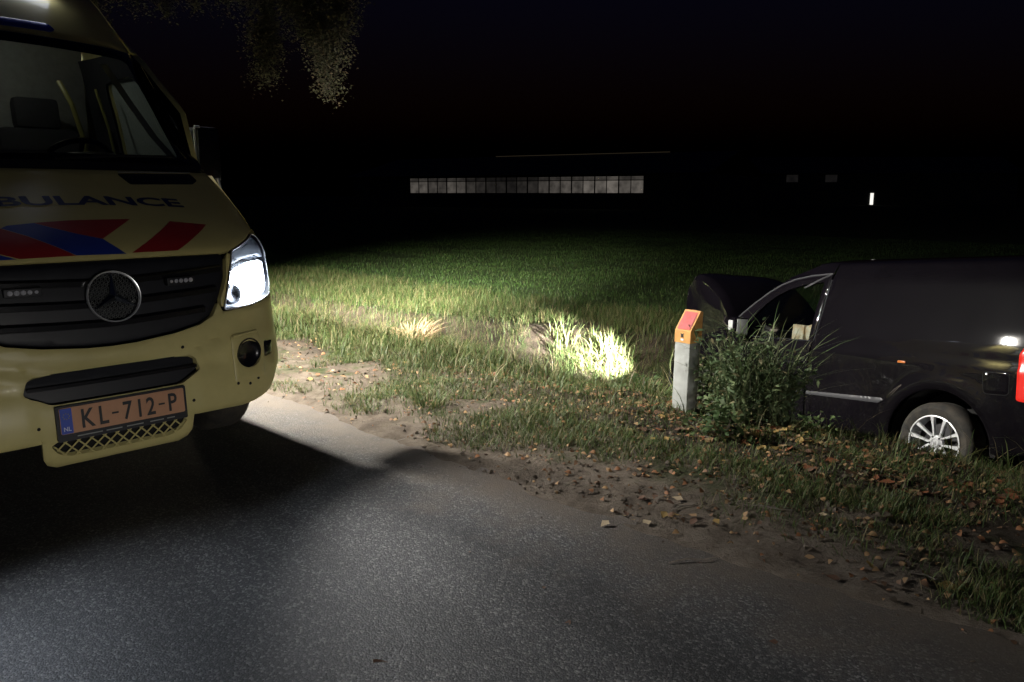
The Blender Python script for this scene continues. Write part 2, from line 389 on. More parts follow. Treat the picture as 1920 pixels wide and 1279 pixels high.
ground = place_road_frame(link('ground', gm)); tag(ground, 'verge, ditch and grass field beside the road', kind='structure')

def asphalt():
    m = bpy.data.materials.new('asphalt'); m.use_nodes = True; nt = m.node_tree; N = nt.nodes; L = nt.links; b = N['Principled BSDF']
    tc = N.new('ShaderNodeTexCoord'); sp = N.new('ShaderNodeSeparateXYZ'); L.new(tc.outputs['Object'], sp.inputs[0])
    vo = N.new('ShaderNodeTexVoronoi'); vo.inputs['Scale'].default_value = 130; L.new(tc.outputs['Object'], vo.inputs['Vector'])
    cr = N.new('ShaderNodeValToRGB'); L.new(vo.outputs['Color'], cr.inputs[0]); e = cr.color_ramp.elements
    e[0].position = .1; e[0].color = (.030, .030, .031, 1); e[1].position = .95; e[1].color = (.21, .205, .195, 1); x = e.new(.62); x.color = (.056, .056, .056, 1)
    n = N.new('ShaderNodeTexNoise'); n.inputs['Scale'].default_value = .9; n.inputs['Detail'].default_value = 7; L.new(tc.outputs['Object'], n.inputs['Vector'])
    mr = N.new('ShaderNodeMapRange'); mr.inputs['From Min'].default_value = .3; mr.inputs['From Max'].default_value = .7; mr.inputs['To Min'].default_value = .72; mr.inputs['To Max'].default_value = 1.2; L.new(n.outputs['Fac'], mr.inputs[0])
    mu = N.new('ShaderNodeMix'); mu.data_type = 'RGBA'; mu.blend_type = 'MULTIPLY'; mu.inputs[0].default_value = 1; L.new(cr.outputs[0], mu.inputs[6]); L.new(mr.outputs[0], mu.inputs[7])
    mp = N.new('ShaderNodeMapping'); mp.inputs['Scale'].default_value = (1.7, .12, 1); L.new(tc.outputs['Object'], mp.inputs[0])
    n5 = N.new('ShaderNodeTexNoise'); n5.inputs['Scale'].default_value = 1.6; n5.inputs['Detail'].default_value = 6; n5.inputs['Roughness'].default_value = .6; L.new(mp.outputs[0], n5.inputs['Vector'])
    m5 = N.new('ShaderNodeMapRange'); m5.inputs['From Min'].default_value = .35; m5.inputs['From Max'].default_value = .65; m5.inputs['To Min'].default_value = .70; m5.inputs['To Max'].default_value = 1.25; L.new(n5.outputs['Fac'], m5.inputs[0])
    mu0 = mu; mu = N.new('ShaderNodeMix'); mu.data_type = 'RGBA'; mu.blend_type = 'MULTIPLY'; mu.inputs[0].default_value = 1; L.new(mu0.outputs[2], mu.inputs[6]); L.new(m5.outputs[0], mu.inputs[7])
    # sand blown over the edge of the carriageway
    n3 = N.new('ShaderNodeTexNoise'); n3.inputs['Scale'].default_value = 4.0; n3.inputs['Detail'].default_value = 9; n3.inputs['Roughness'].default_value = .7; L.new(tc.outputs['Object'], n3.inputs['Vector'])
    ma = N.new('ShaderNodeMath'); ma.operation = 'MULTIPLY_ADD'; ma.inputs[1].default_value = 1.5; L.new(n3.outputs['Fac'], ma.inputs[0]); L.new(sp.outputs['X'], ma.inputs[2])
    m2 = N.new('ShaderNodeMapRange'); m2.inputs['From Min'].default_value = 1.65; m2.inputs['From Max'].default_value = 2.35; m2.inputs['To Max'].default_value = .95; L.new(ma.outputs[0], m2.inputs[0])
    mx = N.new('ShaderNodeMix'); mx.data_type = 'RGBA'; L.new(m2.outputs[0], mx.inputs[0]); L.new(mu.outputs[2], mx.inputs[6]); mx.inputs[7].default_value = (.115, .093, .072, 1)
    L.new(mx.outputs[2], b.inputs['Base Color']); b.inputs['Roughness'].default_value = .62; b.inputs['Specular IOR Level'].default_value = .5
    bp = N.new('ShaderNodeBump'); bp.inputs['Strength'].default_value = .55; bp.inputs['Distance'].default_value = .004
    L.new(vo.outputs['Distance'], bp.inputs['Height']); bp.invert = True
    n4 = N.new('ShaderNodeTexNoise'); n4.inputs['Scale'].default_value = 260; L.new(tc.outputs['Object'], n4.inputs['Vector'])
    b2 = N.new('ShaderNodeBump'); b2.inputs['Strength'].default_value = .5; b2.inputs['Distance'].default_value = .003; L.new(n4.outputs['Fac'], b2.inputs['Height']); L.new(bp.outputs[0], b2.inputs['Normal'])
    L.new(b2.outputs[0], b.inputs['Normal']); return m
rx = np.linspace(-5.8, 2.0, 40); ry = np.linspace(-60, 120, 240); RX, RY = np.meshgrid(rx, ry, indexing='ij')
RZ = -.0028 * (RX + 1.9) ** 2 + .0028 * 1.9 ** 2 + (fbm(RX, RY, .8, 2) - .5) * .012
RZ = np.where(RX > 1.2, RZ, RZ)
I = (np.arange(39)[:, None] * 240 + np.arange(239)[None, :]).ravel()
road = place_road_frame(link('road', fastmesh('road', np.stack([RX.ravel(), RY.ravel(), RZ.ravel()], 1), [(4, np.stack([I, I + 240, I + 241, I + 1], 1))], asphalt(), smooth=True)))
tag(road, 'dark asphalt road with sand along its edge', kind='structure')
# ------------------------------------------------------------------ ambulance (x across, y rearwards, z up; origin under its number plate)
ZK = [.15, .22, .30, .40, .50, .60, .70, .76, .95, 1.10, 1.15, 1.20, 1.28, 1.38, 1.46, 1.53, 2.20, 2.45, 2.62, 2.74, 2.80]
YK = [.16, .08, .02, -.005, -.01, 0, .015, .03, .05, .085, .13, .20, .35, .55, .70, .80, 1.22, 1.44, 1.68, 2.05, 2.50]
_zf = np.linspace(.15, 2.8, 400); _yf = np.interp(_zf, ZK, YK)
_k = np.exp(-.5 * (np.arange(-6, 7) / 2.6) ** 2); _k /= _k.sum(); _yf = np.convolve(np.pad(_yf, 6, mode='edge'), _k, 'valid')
def front(X, Z):
    a = abs(X); f = .10 * (a / .985) ** 2 + .32 * (a / .985) ** 7
    ws = .22 * (a / .86) ** 2; rt = .20 * (a / .78) ** 2 + .10 * (a / .80) ** 6
    k1 = min(max((Z - 1.10) / .40, 0), 1); k1 = k1 * k1 * (3 - 2 * k1); k2 = min(max((Z - 1.53) / .67, 0), 1)
    return float(np.interp(Z, _zf, _yf)) + f * (1 - k1) + (ws * (1 - k2) + rt * k2) * k1
def SF(X, Z): return (X, front(X, Z), Z)
def SB(X, Z):   # bumper skin with its sculpted crease and lower swage
    y = front(X, Z); zc = .693 + .25 * X * X
    y += .020 * math.exp(-((Z - zc + .035) / .026) ** 2) * (1 - min(1, max(0, (abs(X) - .5) / .3)))
    y += -.012 * math.exp(-((Z - .44) / .10) ** 2) * (1 if abs(X) > .34 else .4)
    y += .018 * math.exp(-(((abs(X) - .44) / .07) ** 2 + ((Z - .615) / .03) ** 2))
    return (X, y, Z)
amb = empty('ambulance', P0, (0, 0, TH))
tag(amb, 'yellow ambulance van with red and blue bonnet stripes and lit headlight, on the road', 'ambulance')
grille_half = [(0, .757), (.105, .760), (.277, .777), (.397, .799), (.464, .829), (.514, .902), (.560, 1.0), (.577, 1.09), (.566, 1.113), (.40, 1.116), (.2, 1.117), (0, 1.117)]
grille_out = sym(grille_half)
head_out = [(.532, .845), (.692, .853), (.889, .880), (.950, .967), (.946, 1.08), (.918, 1.150), (.866, 1.188), (.627, 1.118), (.575, .973)]
# bumper
bh = [(0, .252), (.20, .250), (.262, .248), (.300, .268), (.317, .300), (.322, .378), (.474, .374), (.581, .368), (.650, .374), (.742, .396), (.803, .446), (.850, .50), (.978, .56), (.978, .86), (.95, .885), (.889, .872), (.692, .845), (.529, .837), (.505, .88), (.470, .825), (.40, .792), (.277, .769), (.105, .752), (0, .749)]
low = fillet(sym([(0, .537), (.272, .537), (.372, .590), (.352, .645), (.330, .662), (0, .662)]), .015)
meshh = fillet([(-.29, .358), (-.258, .379), (.258, .379), (.29, .358), (.262, .318), (.212, .296), (-.212, .296), (-.262, .318)], .012)
fogc = []
fogs = {}
def circ(cx, cz, rx, rz=None, n=28): return [(cx + rx * math.cos(2 * math.pi * k / n), cz + (rz or rx) * math.sin(2 * math.pi * k / n)) for k in range(n)]
plate_rec = fillet([(-.275, .395), (.275, .395), (.275, .54), (-.275, .54)], .008)
bumper = panel('bumper', sym(bh), SB, 'yellow_plastic', amb, .03, .026, [low, meshh, circ(.64, .615, .080, .068), circ(-.64, .615, .080, .068), fillet([(.757, .66), (.845, .650), (.82, .585), (.748, .580)], .01), mirror(fillet([(.757, .66), (.845, .650), (.82, .585), (.748, .580)], .01))], .007)
panel('lower_air_slot', low, lambda X, Z: (X, front(X, Z) + .045 - .5 * max(0, Z - .61), Z), 'black_plastic', bumper, 0, .03, wall=False, roll=0)
B().add([SF(x, .607 + dz) if False else (x, front(x, .607) - .004 + (.012 if dz else 0), .607 + dz) for x in np.linspace(-.355, .355, 24) for dz in (-.007, .007)],
        [(2 * i, 2 * i + 2, 2 * i + 3, 2 * i + 1) for i in range(23)]).build('slot_bar', 'black_gloss', bumper)
panel('mesh_backing', meshh, lambda X, Z: (X, front(X, Z) + .03, Z), 'dark_void', bumper, 0, .03, wall=False, roll=0)
for sgn in (1, -1):      # diamond mesh, every bar its own piece
    for k in range(-9, 10):
        pts = []
        for t in np.linspace(-.06, .06, 25):
            x = k * .052 + sgn * t * .95; z = .338 + t
            pts.append((x, z))
        pts = [p for p, ok in zip(pts, inside(np.array(pts), meshh)) if ok]
        if len(pts) > 2: B().tube([(x, front(x, z) + .008 + (.002 if sgn > 0 else 0), z) for x, z in (pts[0], pts[-1])], .0036, 6).build('mesh_bar', 'yellow_plastic', bumper)
for x, z in [(.552, .487), (.622, .473), (.676, .489), (.318, .45), (-.332, .449), (-.552, .487), (-.622, .473), (-.676, .489), (.30, .70), (.555, .70), (.70, .708)]:
    p = Vector(SB(x, z)); B().lathe([(.0, -.0035), (.0065, -.0035), (.0085, .002)], p, 'Y', 14).build('bolt_hole', 'dark_void', bumper)
for s in (1, -1):
    fp = fillet([(.543, .712), (.712, .720), (.734, .60), (.722, .495), (.536, .495)], .016)
    fp = fp if s > 0 else mirror(fp)
    panel('fog_lamp_panel', fp, SB, 'yellow_plastic', bumper, .015, .025, [circ(s * .64, .615, .076, .065)], .005, off=.008)
    c = Vector((s * .64, front(.64, .615) + .012, .615)); ax = Matrix.Rotation(s * R(18), 3, 'Z')
    fl = B().lathe([(.0, .014), (.045, .010), (.067, .0), (.073, -.010), (.079, -.012), (.082, -.002)], c, 'Y', 30, ax).build('fog_lamp', 'black_gloss', amb)
    mk_ = fillet([(.760, .656), (.842, .647), (.818, .588), (.751, .584)], .01); mk_ = mk_ if s > 0 else mirror(mk_)
    panel('side_marker_lamp', mk_, SF, 'black_gloss', amb, .01, .02, (), .005, off=-.004)
    led = B().tube([(s * .553, front(.553, .716) - .010, .716), (s * .70, front(.70, .722) - .010, .722)], .006, 8).build('ledge_strip', 'yellow_plastic', bumper)
# number plate: holder, plate, strip, characters
def plate_pt(a, b, d=0): return (a, front(a, .47) * .25 - .012 - d + (b - .47) * .06, b)
holder = B().prism(fillet([(-.272, .384), (.272, .384), (.272, .533), (-.272, .533)], .008), -.002, -.016, lambda a, b, d: plate_pt(a, b, d + .016)).build('number_plate_holder', 'black_plastic', amb)
plate = B().prism(fillet([(-.26, .415), (.26, .415), (.26, .525), (-.26, .525)], .008), 0, .0035, lambda a, b, d: plate_pt(a, b, d + .015)).build('number_plate', 'plate_orange', amb)
B().prism(fillet([(-.258, .417), (-.213, .417), (-.213, .523), (-.258, .523)], .004), 0, .002, lambda a, b, d: plate_pt(a, b, d + .0185)).build('country_strip', 'plate_blue', plate)
def plate_text(body, cx, cz, h, m, sx=1.0, bold=.006):
    V, F = text_mesh(body, 1.0, bold); V = V - [0, (V[:, 1].max() + V[:, 1].min()) / 2, 0]; k = h / (V[:, 1].max() - V[:, 1].min())
    mk('lettering', [plate_pt(cx + v[0] * k * sx, cz + v[1] * k, .0215) for v in V], F, m, plate, False)
for ch, cx in (('K', -.155), ('L', -.092), ('-', -.043), ('7', .008), ('1', .060), ('2', .108), ('-', .156), ('P', .204)):
    plate_text(ch, cx, .470, .008 if ch == '-' else .080, 'plate_black', 1.6 if ch == '-' else .74, .018)
plate_text('NL', -.2355, .437, .018, 'white_ink', .9, .01)
for k in range(8):
    t = 2 * math.pi * k / 8; c = plate_pt(-.2355 + .012 * math.cos(t), .490 + .012 * math.sin(t), .0215)
    B().box(c, (.004, .001, .004)).build('star_mark', 'rail_yellow', plate, False)
for x0, x1 in ((-.20, -.10), (-.085, -.02), (.0, .07), (.10, .16), (.175, .21)):
    B().box(plate_pt((x0 + x1) / 2, .400, .0175), (x1 - x0, .001, .005)).build('worn_print', 'trim_grey', holder, False)
# grille
gr = panel('grille', fillet(grille_out, .012, 4), lambda X, Z: (X, front(X, Z) + .016, Z), 'black_plastic', amb, .02, .03, (), .008)
for zc in (.845, .93, 1.02):
    hw = .43 if zc < .9 else (.50 if zc < 1 else .545)
    V = []; n = 40
    for i in range(n + 1):
        x = -hw + 2 * hw * i / n; z = zc + .05 * abs(x) ** 1.3; y = front(x, z)
        for dy, dz in ((.016, -.018), (-.004, -.012), (-.006, .010), (.016, .020)): V.append((x, y + dy, z + dz))
    B().add(V, [(4 * i + k, 4 * i + 4 + k, 4 * i + 5 + k, 4 * i + 1 + k) for i in range(n) for k in range(3)]).build('slat', 'black_gloss', gr)
hexb = B()
for i in range(-6, 7):
    for j in range(-6, 7):
        x = .018 + i * .017 + (j % 2) * .0085; z = .962 + j * .0148
        if (x - .018) ** 2 + (z - .962) ** 2 < .098 ** 2:
            hexb.lathe([(.0085, 0), (.0072, -.003), (.0062, .004)], (x, front(x, z) - .008, z), 'Y', 6)
hexm = hexb.build('emblem_mesh', 'trim_grey', gr, False)
ec = Vector((.018, front(.018, .962) - .022, .962)); er = Matrix.Rotation(R(-10), 3, 'X')
star = B()
star.lathe([(.1045, -.006), (.106, -.011), (.109, -.012), (.1115, -.006), (.111, .004), (.104, .004)], ec, 'Y', 56, er).build('emblem_ring', 'chrome', amb)
sv = []; sfc = []
for k in range(3):
    t = R(90 + 120 * k); u = Vector((math.cos(t), 0, math.sin(t))); n_ = Vector((-math.sin(t), 0, math.cos(t)))
    b0 = len(sv)
    for p in (u * .104, u * .012 + n_ * .0165, Vector((0, -.014, 0)), u * .012 - n_ * .0165): sv.append(ec + er @ (p + Vector((0, -.004, 0))))
    sfc += [(b0, b0 + 1, b0 + 2), (b0, b0 + 2, b0 + 3)]
mk('emblem_star', sv, sfc, 'chrome_dim', amb, False)
for s in (1, -1):     # grille flash lamps
    cx = s * .32; y = front(cx, 1.005) - .016
    fb = B().box((cx, y, 1.005), (.135, .024, .036), Matrix.Rotation(s * R(7), 3, 'Z'), .005).build('flash_lamp', 'black_plastic', amb)
    for k in range(5):
        x = cx + (k - 2) * .0235; c = (x, front(x, 1.005) - .030, 1.006)
        B().lathe([(0, -.003), (.005, -.002), (.0098, .001), (.0105, .006)], c, 'Y', 12).build('led_lens', 'led_lens', fb)
# yellow front panel between grille and lamps
for s in (1, -1):
    st = [(.520, .868), (.530, .86), (.567, .973), (.619, 1.108), (.60, 1.113), (.585, 1.09), (.568, 1.0), (.522, .902)]
    panel('lamp_surround', st if s > 0 else mirror(st), SF, 'yellow', amb, .03, .02, (), .004)
# bonnet with stripes and lettering
hh = [(0, 1.124), (.3, 1.124), (.572, 1.122), (.62, 1.126), (.866, 1.197), (.93, 1.205), (.978, 1.25), (.985, 1.35), (.985, 1.45), (.95, 1.52), (.70, 1.521), (0, 1.521)]
hood = panel('bonnet', sym(hh), SF, 'yellow', amb, .02, .03, (), .010)
def decal(name, poly, m, parent=None, off=.0025): return panel(name, densify(poly, .02), SF, m, parent or hood, 0, .022, (), 0, off=off, wall=False)
decal('red_stripe', [(.42, 1.263), (.597, 1.242), (.352, 1.136), (.143, 1.137)], 'red_film')
decal('dark_red_stripe', [(-.177, 1.271), (-.033, 1.278), (.235, 1.278), (.052, 1.199), (-.035, 1.222), (-.125, 1.252)], 'red_film')
decal('blue_stripe', [(-.281, 1.262), (-.177, 1.2705), (-.125, 1.2515), (-.035, 1.2215), (.052, 1.1985), (.117, 1.134), (-.087, 1.137), (-.143, 1.172), (-.23, 1.219), (-.309, 1.252)], 'blue_film')
decal('red_chevron', [(-.31, 1.251), (-.231, 1.2185), (-.144, 1.1715), (-.088, 1.1365), (-.30, 1.134), (-.46, 1.19), (-.46, 1.24)], 'red_film')
decal('blue_chevron', [(-.31, 1.133), (-.52, 1.132), (-.60, 1.19), (-.56, 1.235), (-.47, 1.238), (-.47, 1.19)], 'blue_film')
V, F = text_mesh('AMBULANCE', 1.0, .030); V = V - [(V[:, 0].max() + V[:, 0].min()) / 2, (V[:, 1].max() + V[:, 1].min()) / 2, 0]
kx = 1.14 / (V[:, 0].max() - V[:, 0].min()); kz = .042 / (V[:, 1].max() - V[:, 1].min())
T = []
for v in V:
    x = v[0] * kx; z = 1.363 + v[1] * kz - .055 * (x * x); q = Vector(SF(x, z)); T.append(q + Vector((0, -.0022, .0035)))
mk('lettering', T, F, 'navy', hood, False)
for s in (1, -1):
    vt = fillet([(.352, 1.498), (.815, 1.505), (.832, 1.468), (.775, 1.446), (.385, 1.442)], .012); vt = vt if s > 0 else mirror(vt)
    v_ = panel('bonnet_vent', vt, SF, 'black_plastic', hood, 0, .02, (), .003, off=.003, wall=False)
    B().tube([tuple(Vector(SF(s * x, 1.500 + .006 * (x - .36) / .46)) + Vector((0, -.004, .006))) for x in np.linspace(.36, .81, 14)], .0035, 6).build('vent_lip', 'trim_grey', hood)
# headlights
for s in (1, -1):
    ho = head_out if s > 0 else mirror(head_out)
    hl = panel('headlight', fillet(ho, .018, 4), lambda X, Z: (X, front(X, Z) + .075, Z), 'lamp_chrome', amb, 0, .03, (), 0, wall=False)
    main = fillet([(.660, .880), (.72, .872), (.885, .895), (.930, .965), (.918, 1.030), (.84, 1.060), (.72, 1.045), (.645, 1.005), (.625, .965), (.66, .94)], .05, 5)
    main = main if s > 0 else mirror(main)
    panel('lit_reflector', main, lambda X, Z: (X, front(X, Z) + .055 - .02 * math.cos(abs(abs(X) - .76) * 6), Z), 'lamp_white', hl, .01, .03, (), .004)
    for bx_, bz_, br_ in ((.80, .975, .062), (.685, .985, .040)):
        panel('lit_bulb', circ(s * bx_, bz_, br_, br_, 24), lambda X, Z, bx_=bx_, bz_=bz_: (X, front(X, Z) + .030 + .8 * (math.hypot(abs(X) - bx_, Z - bz_)) ** 2 * 6, Z), 'lamp_core', hl, .01, .02, (), .003)
    for k_ in range(7):
        xx_ = .62 + .045 * k_; zs_ = np.linspace(.90 + .01 * abs(k_ - 3), 1.05, 7); B().tube([(s * xx_, front(xx_, z_) + .034, z_) for z_ in zs_], .0022, 5).build('lens_rib', 'lamp_chrome', hl)
    tl = circ(s * .606, .912, .050, .046, 24)
    panel('turn_lamp', tl, lambda X, Z: (X, front(X, Z) + .028 + .35 * (.04 - math.hypot(abs(X) - .603, Z - .912)), Z), 'chrome_dim', hl, .02, .014, (), .004)
    up = fillet([(.635, 1.11), (.61, 1.05), (.70, 1.078), (.84, 1.090), (.925, 1.06), (.92, 1.13), (.862, 1.178)], .01); up = up if s > 0 else mirror(up)
    panel('upper_lamp_bezel', up, lambda X, Z: (X, front(X, Z) + .03, Z), 'lamp_bezel', hl, .02, .02, (), .004)
    panel('lens_cover', fillet(ho, .016, 4), SF, 'clear_glass', hl, .0, .03, (), .006, off=.003, wall=False)
    wl_ = densify(fillet(ho, .016, 4), .03); nw_ = len(wl_)
    mk('lamp_housing', [(x, front(x, z) + .002, z) for x, z in wl_] + [(x, front(x, z) + .085, z) for x, z in wl_], [(i, (i + 1) % nw_, nw_ + (i + 1) % nw_, nw_ + i) for i in range(nw_)], 'black_plastic', hl)
    rim = densify(fillet(ho, .016, 4), .03); B().tube([SF(*p) for p in rim + rim[:1]], .0032, 6, False).build('lens_rim', 'chrome', hl)
# windscreen, surround, pillars, cowl
wsh = [(0, 1.560), (.45, 1.556), (.865, 1.560), (.80, 1.88), (.735, 2.195), (.70, 2.203), (0, 2.208)]
panel('windscreen', sym(wsh), SF, 'wind_glass', amb, 0, .06, (), .003, wall=False)
win = [(0, 1.600), (.45, 1.594), (.79, 1.592), (.735, 1.88), (.672, 2.125), (.64, 2.145), (0, 2.155)]
panel('windscreen_border', sym(wsh), lambda X, Z: (X, front(X, Z) + .006, Z), 'black_gloss', amb, 0, .05, [fillet(sym(win), .03)], .0, wall=False)
panel('cowl', sym([(0, 1.526), (.70, 1.526), (.93, 1.528), (.90, 1.575), (0, 1.575)]), lambda X, Z: (X, front(X, Z) + .012, Z), 'black_plastic', amb, .02, .03, (), .004)
for s in (1, -1):
    pil = [(.872, 1.56), (.955, 1.535), (.895, 1.86), (.795, 2.205), (.742, 2.205), (.807, 1.88)]
    panel('pillar', pil if s > 0 else mirror(pil), SF, 'black_gloss', amb, .03, .03, (), .006)
for x0, x1 in ((-.62, .05), (.08, .74)):
    B().tube([(x0, front(x0, 1.57) - .012, 1.568), ((x0 + x1) / 2, front((x0 + x1) / 2, 1.60) - .012, 1.592), (x1, front(x1, 1.60) - .014, 1.600)], .008, 6).build('wiper', 'black_plastic', amb)
# roof fairing and roof
def RF(X, Z): return (X, front(X, Z), Z)
rf = [(0, 2.214), (.70, 2.210), (.745, 2.216), (.705, 2.30), (.655, 2.40), (.625, 2.50), (.60, 2.60), (.575, 2.70), (.50, 2.76), (0, 2.785)]
roof = panel('roof_fairing', sym(rf), RF, 'yellow', amb, .03, .04, (), .012)
bl = fillet([(-.30, 2.238), (.262, 2.238), (.288, 2.254), (.262, 2.285), (-.30, 2.285)], .014)
panel('blue_front_lamp', bl, SF, 'beacon_blue', amb, .02, .025, (), .006, off=.006)
def side_x(y, z):
    b = float(np.interp(z, [.2, .5, 1.0, 1.15, 1.53, 2.2, 2.5, 2.70, 2.78], [.965, .985, .99, .985, .955, .86, .79, .70, .60]))
    return b - .05 * max(0, min(1, (.75 - y) / .35)) ** 2 - .13 * max(0, min(1, (2.3 - y) / 1.0)) * max(0, min(1, (z - 1.9) / .5))
def arc(cy, cz, r_, a0, a1, n=14): return [(cy + r_ * math.cos(R(a0 + (a1 - a0) * k / n)), cz + r_ * math.sin(R(a0 + (a1 - a0) * k / n))) for k in range(n + 1)]
side_out = [(.52, .56)] + [(.56, .40)] + arc(1.0, .37, .43, 176, 4) + [(1.46, .30), (4.20, .30)] + arc(4.67, .37, .43, 176, 4) + [(5.15, .33), (5.85, .36), (5.9, 1.2), (5.85, 2.68), (2.3, 2.72), (1.95, 2.58), (1.62, 2.30), (1.42, 2.16), (1.16, 1.86), (1.12, 1.53), (.90, 1.36), (.78, 1.20), (.60, 1.12)]
door_win = fillet([(1.22, 1.56), (2.12, 1.54), (2.12, 2.10), (1.62, 2.10), (1.30, 1.80)], .05)
for s in (1, -1):
    sd = panel('body_side', side_out, lambda a, b, s=s: (s * side_x(a, b), a, b), 'yellow', amb, .03, .09, [door_win], .008, flip=(s < 0))
    panel('door_window', inset(door_win if area(door_win) > 0 else door_win[::-1], -.01), lambda a, b, s=s: (s * (side_x(a, b) - .015), a, b), 'frost_glass', amb, .004, .06, (), .0, flip=(s < 0))
    for k, (y0, mm) in enumerate(((1.6, 'blue_film'), (2.2, 'red_film'), (2.8, 'blue_film'), (3.4, 'red_film'), (4.0, 'blue_film'))):
        panel('side_stripe', [(y0, .95), (y0 + .32, .95), (y0 + .62, 1.38), (y0 + .30, 1.38)], lambda a, b, s=s: (s * side_x(a, b), a, b), mm, sd, 0, .08, (), 0, off=.003, flip=(s < 0), wall=False)
    panel('door_gap', [(2.20, .50), (2.206, .50), (2.206, 2.30), (2.20, 2.30)], lambda a, b, s=s: (s * side_x(a, b), a, b), 'dark_void', sd, 0, .1, (), 0, off=.002, flip=(s < 0), wall=False)
panel('roof', [(-.62, 2.30), (.62, 2.30), (.70, 2.6), (.70, 5.85), (-.70, 5.85), (-.70, 2.6)], lambda a, b: (a, b, 2.80 - .10 * (a / .7) ** 4 - .03 * max(0, (2.8 - b) / .5) ** 2), 'yellow', amb, .03, .12, (), .01)
B().box((0, 5.86, 1.52), (1.74, .05, 2.32), None, .02).build('rear_doors', 'yellow', amb)
B().box((0, 3.2, .34), (1.86, 5.2, .10), None, .02).build('underbody', 'black_plastic', amb)
panel('inner_front_shell', sym([(0, .33), (.55, .40), (.88, .50), (.90, 1.0), (.80, 1.15), (0, 1.13)]), lambda X, Z: (X, front(X, Z) + .10, Z), 'dark_void', amb, 0, .06, (), 0, wall=False)
B().box((0, 1.10, .80), (1.60, .8, .70), None, .02).build('engine_bay', 'dark_void', amb)
def strip(name, zs, left, right, m, n=5):     # closes the body between a front panel and the flank
    for s in (1, -1):
        V = []
        for z in zs:
            p, q = Vector(left(z)), Vector(right(z))
            for t in np.linspace(0, 1, n): c_ = p.lerp(q, t); V.append((s * c_.x, c_.y, c_.z))
        mk(name, V, [(n * i + k, n * i + n + k, n * i + n + k + 1, n * i + k + 1) for i in range(len(zs) - 1) for k in range(n - 1)], m, amb)
ye = lambda z: float(np.interp(z, [.56, 1.12, 1.20, 1.36, 1.53, 1.86, 2.16, 2.30, 2.58, 2.72], [.52, .60, .78, .90, 1.12, 1.16, 1.42, 1.62, 1.95, 2.3]))
flank = lambda z: (side_x(ye(z) + .01, z), ye(z) + .01, z)
strip('roof_shoulder', np.linspace(2.215, 2.70, 9), lambda z: SF(float(np.interp(z, [2.215, 2.30, 2.40, 2.50, 2.60, 2.70], [.745, .705, .655, .625, .60, .575])), z), flank, 'yellow')
strip('pillar_return', np.linspace(1.54, 2.20, 9), lambda z: SF(float(np.interp(z, [1.535, 1.86, 2.205], [.953, .893, .793])), z), flank, 'black_gloss')
strip('wing_return', np.linspace(1.25, 1.50, 6), lambda z: SF(.984, z), flank, 'yellow')
strip('wing_return', np.linspace(.57, 1.20, 8), lambda z: SF(.976, z), flank, 'yellow')
def wheel(parent, c, ax_sign, r_t, r_r, w_, axis='X', m_r='alloy'):
    tp = [(r_r, -w_ * .42), (r_r + .012, -w_ * .5), ((r_t + r_r) / 2 + .02, -w_ * .52), (r_t - .02, -w_ * .44), (r_t, -w_ * .32), (r_t, w_ * .32), (r_t - .02, w_ * .44), ((r_t + r_r) / 2 + .02, w_ * .52), (r_r + .012, w_ * .5), (r_r, w_ * .42)]
    return B().lathe(tp, c, axis, 44).build('tyre', 'rubber', parent)
for y in (1.0, 4.67):
    for s in (1, -1):
        we = wheel(amb, (s * .86, y, .35), s, .35, .205, .235)
        B().lathe([(.0, s * .06), (.07, s * .06), (.09, s * .03), (.19, s * .05), (.205, s * .10), (.205, -s * .08)], (s * .86, y, .35), 'X', 30).build('rim', 'alloy', we)
# mirrors
for s in (1, -1):
    mh = B().box((s * 1.072, 1.30, 1.632), (.165, .11, .335), Matrix.Rotation(s * R(12), 3, 'Z'), .035).build('mirror_housing', 'black_gloss', amb)
    B().tube([(s * .93, 1.22, 1.47), (s * 1.0, 1.26, 1.48), (s * 1.06, 1.30, 1.50)], .025, 8).build('mirror_arm', 'black_plastic', mh)
    B().box((s * 1.072, 1.36, 1.67), (.13, .006, .21), Matrix.Rotation(s * R(12), 3, 'Z')).build('mirror_glass', 'chrome', mh)
    B().box((s * .998, 1.228, 1.792), (.03, .018, .016), None, .004).build('mirror_corner_clip', 'chrome', mh)
    B().box((s * .986, 1.238, 1.70), (.010, .012, .17), Matrix.Rotation(s * R(12), 3, 'Z'), .003).build('mirror_edge_glint', 'chrome', mh)  # pale chrome strip added to imitate the highlight along the mirror edge
    B().box((s * 1.05, 1.10, 1.452), (.014, .03, .075), Matrix.Rotation(s * R(-12), 3, 'Y'), .004).build('wing_antenna_base', 'chrome', amb)
# cab interior
dash = B()
dash.add([(x, y, z) for x in np.linspace(-.80, .80, 13) for y, z in ((.98, 1.50), (1.12, 1.565 + .03), (1.32, 1.57), (1.46, 1.50), (1.48, 1.2))], [(5 * i + k, 5 * i + 5 + k, 5 * i + 6 + k, 5 * i + 1 + k) for i in range(12) for k in range(4)])
dash.build('dashboard', 'black_plastic', amb)
B().lathe([(0, .07), (.12, .06), (.19, .0), (.20, -.03)], (.42, 1.33, 1.56), 'Z', 24).build('instrument_cowl', 'black_plastic', amb)
sw = Matrix.Rotation(R(-52), 3, 'X')
stw = B(); ring = [Vector((.42, 1.56, 1.53)) + sw @ Vector((.21 * math.cos(t), .21 * math.sin(t), 0)) for t in np.linspace(0, 2 * math.pi, 33)]
stw.tube(ring, .016, 8, False)
for t in (0, 120, 240): stw.tube([Vector((.42, 1.56, 1.53)), Vector((.42, 1.56, 1.53)) + sw @ Vector((.2 * math.cos(R(t - 90)), .2 * math.sin(R(t - 90)), 0))], .014, 6)
stw.build('steering_wheel', 'black_gloss', amb)
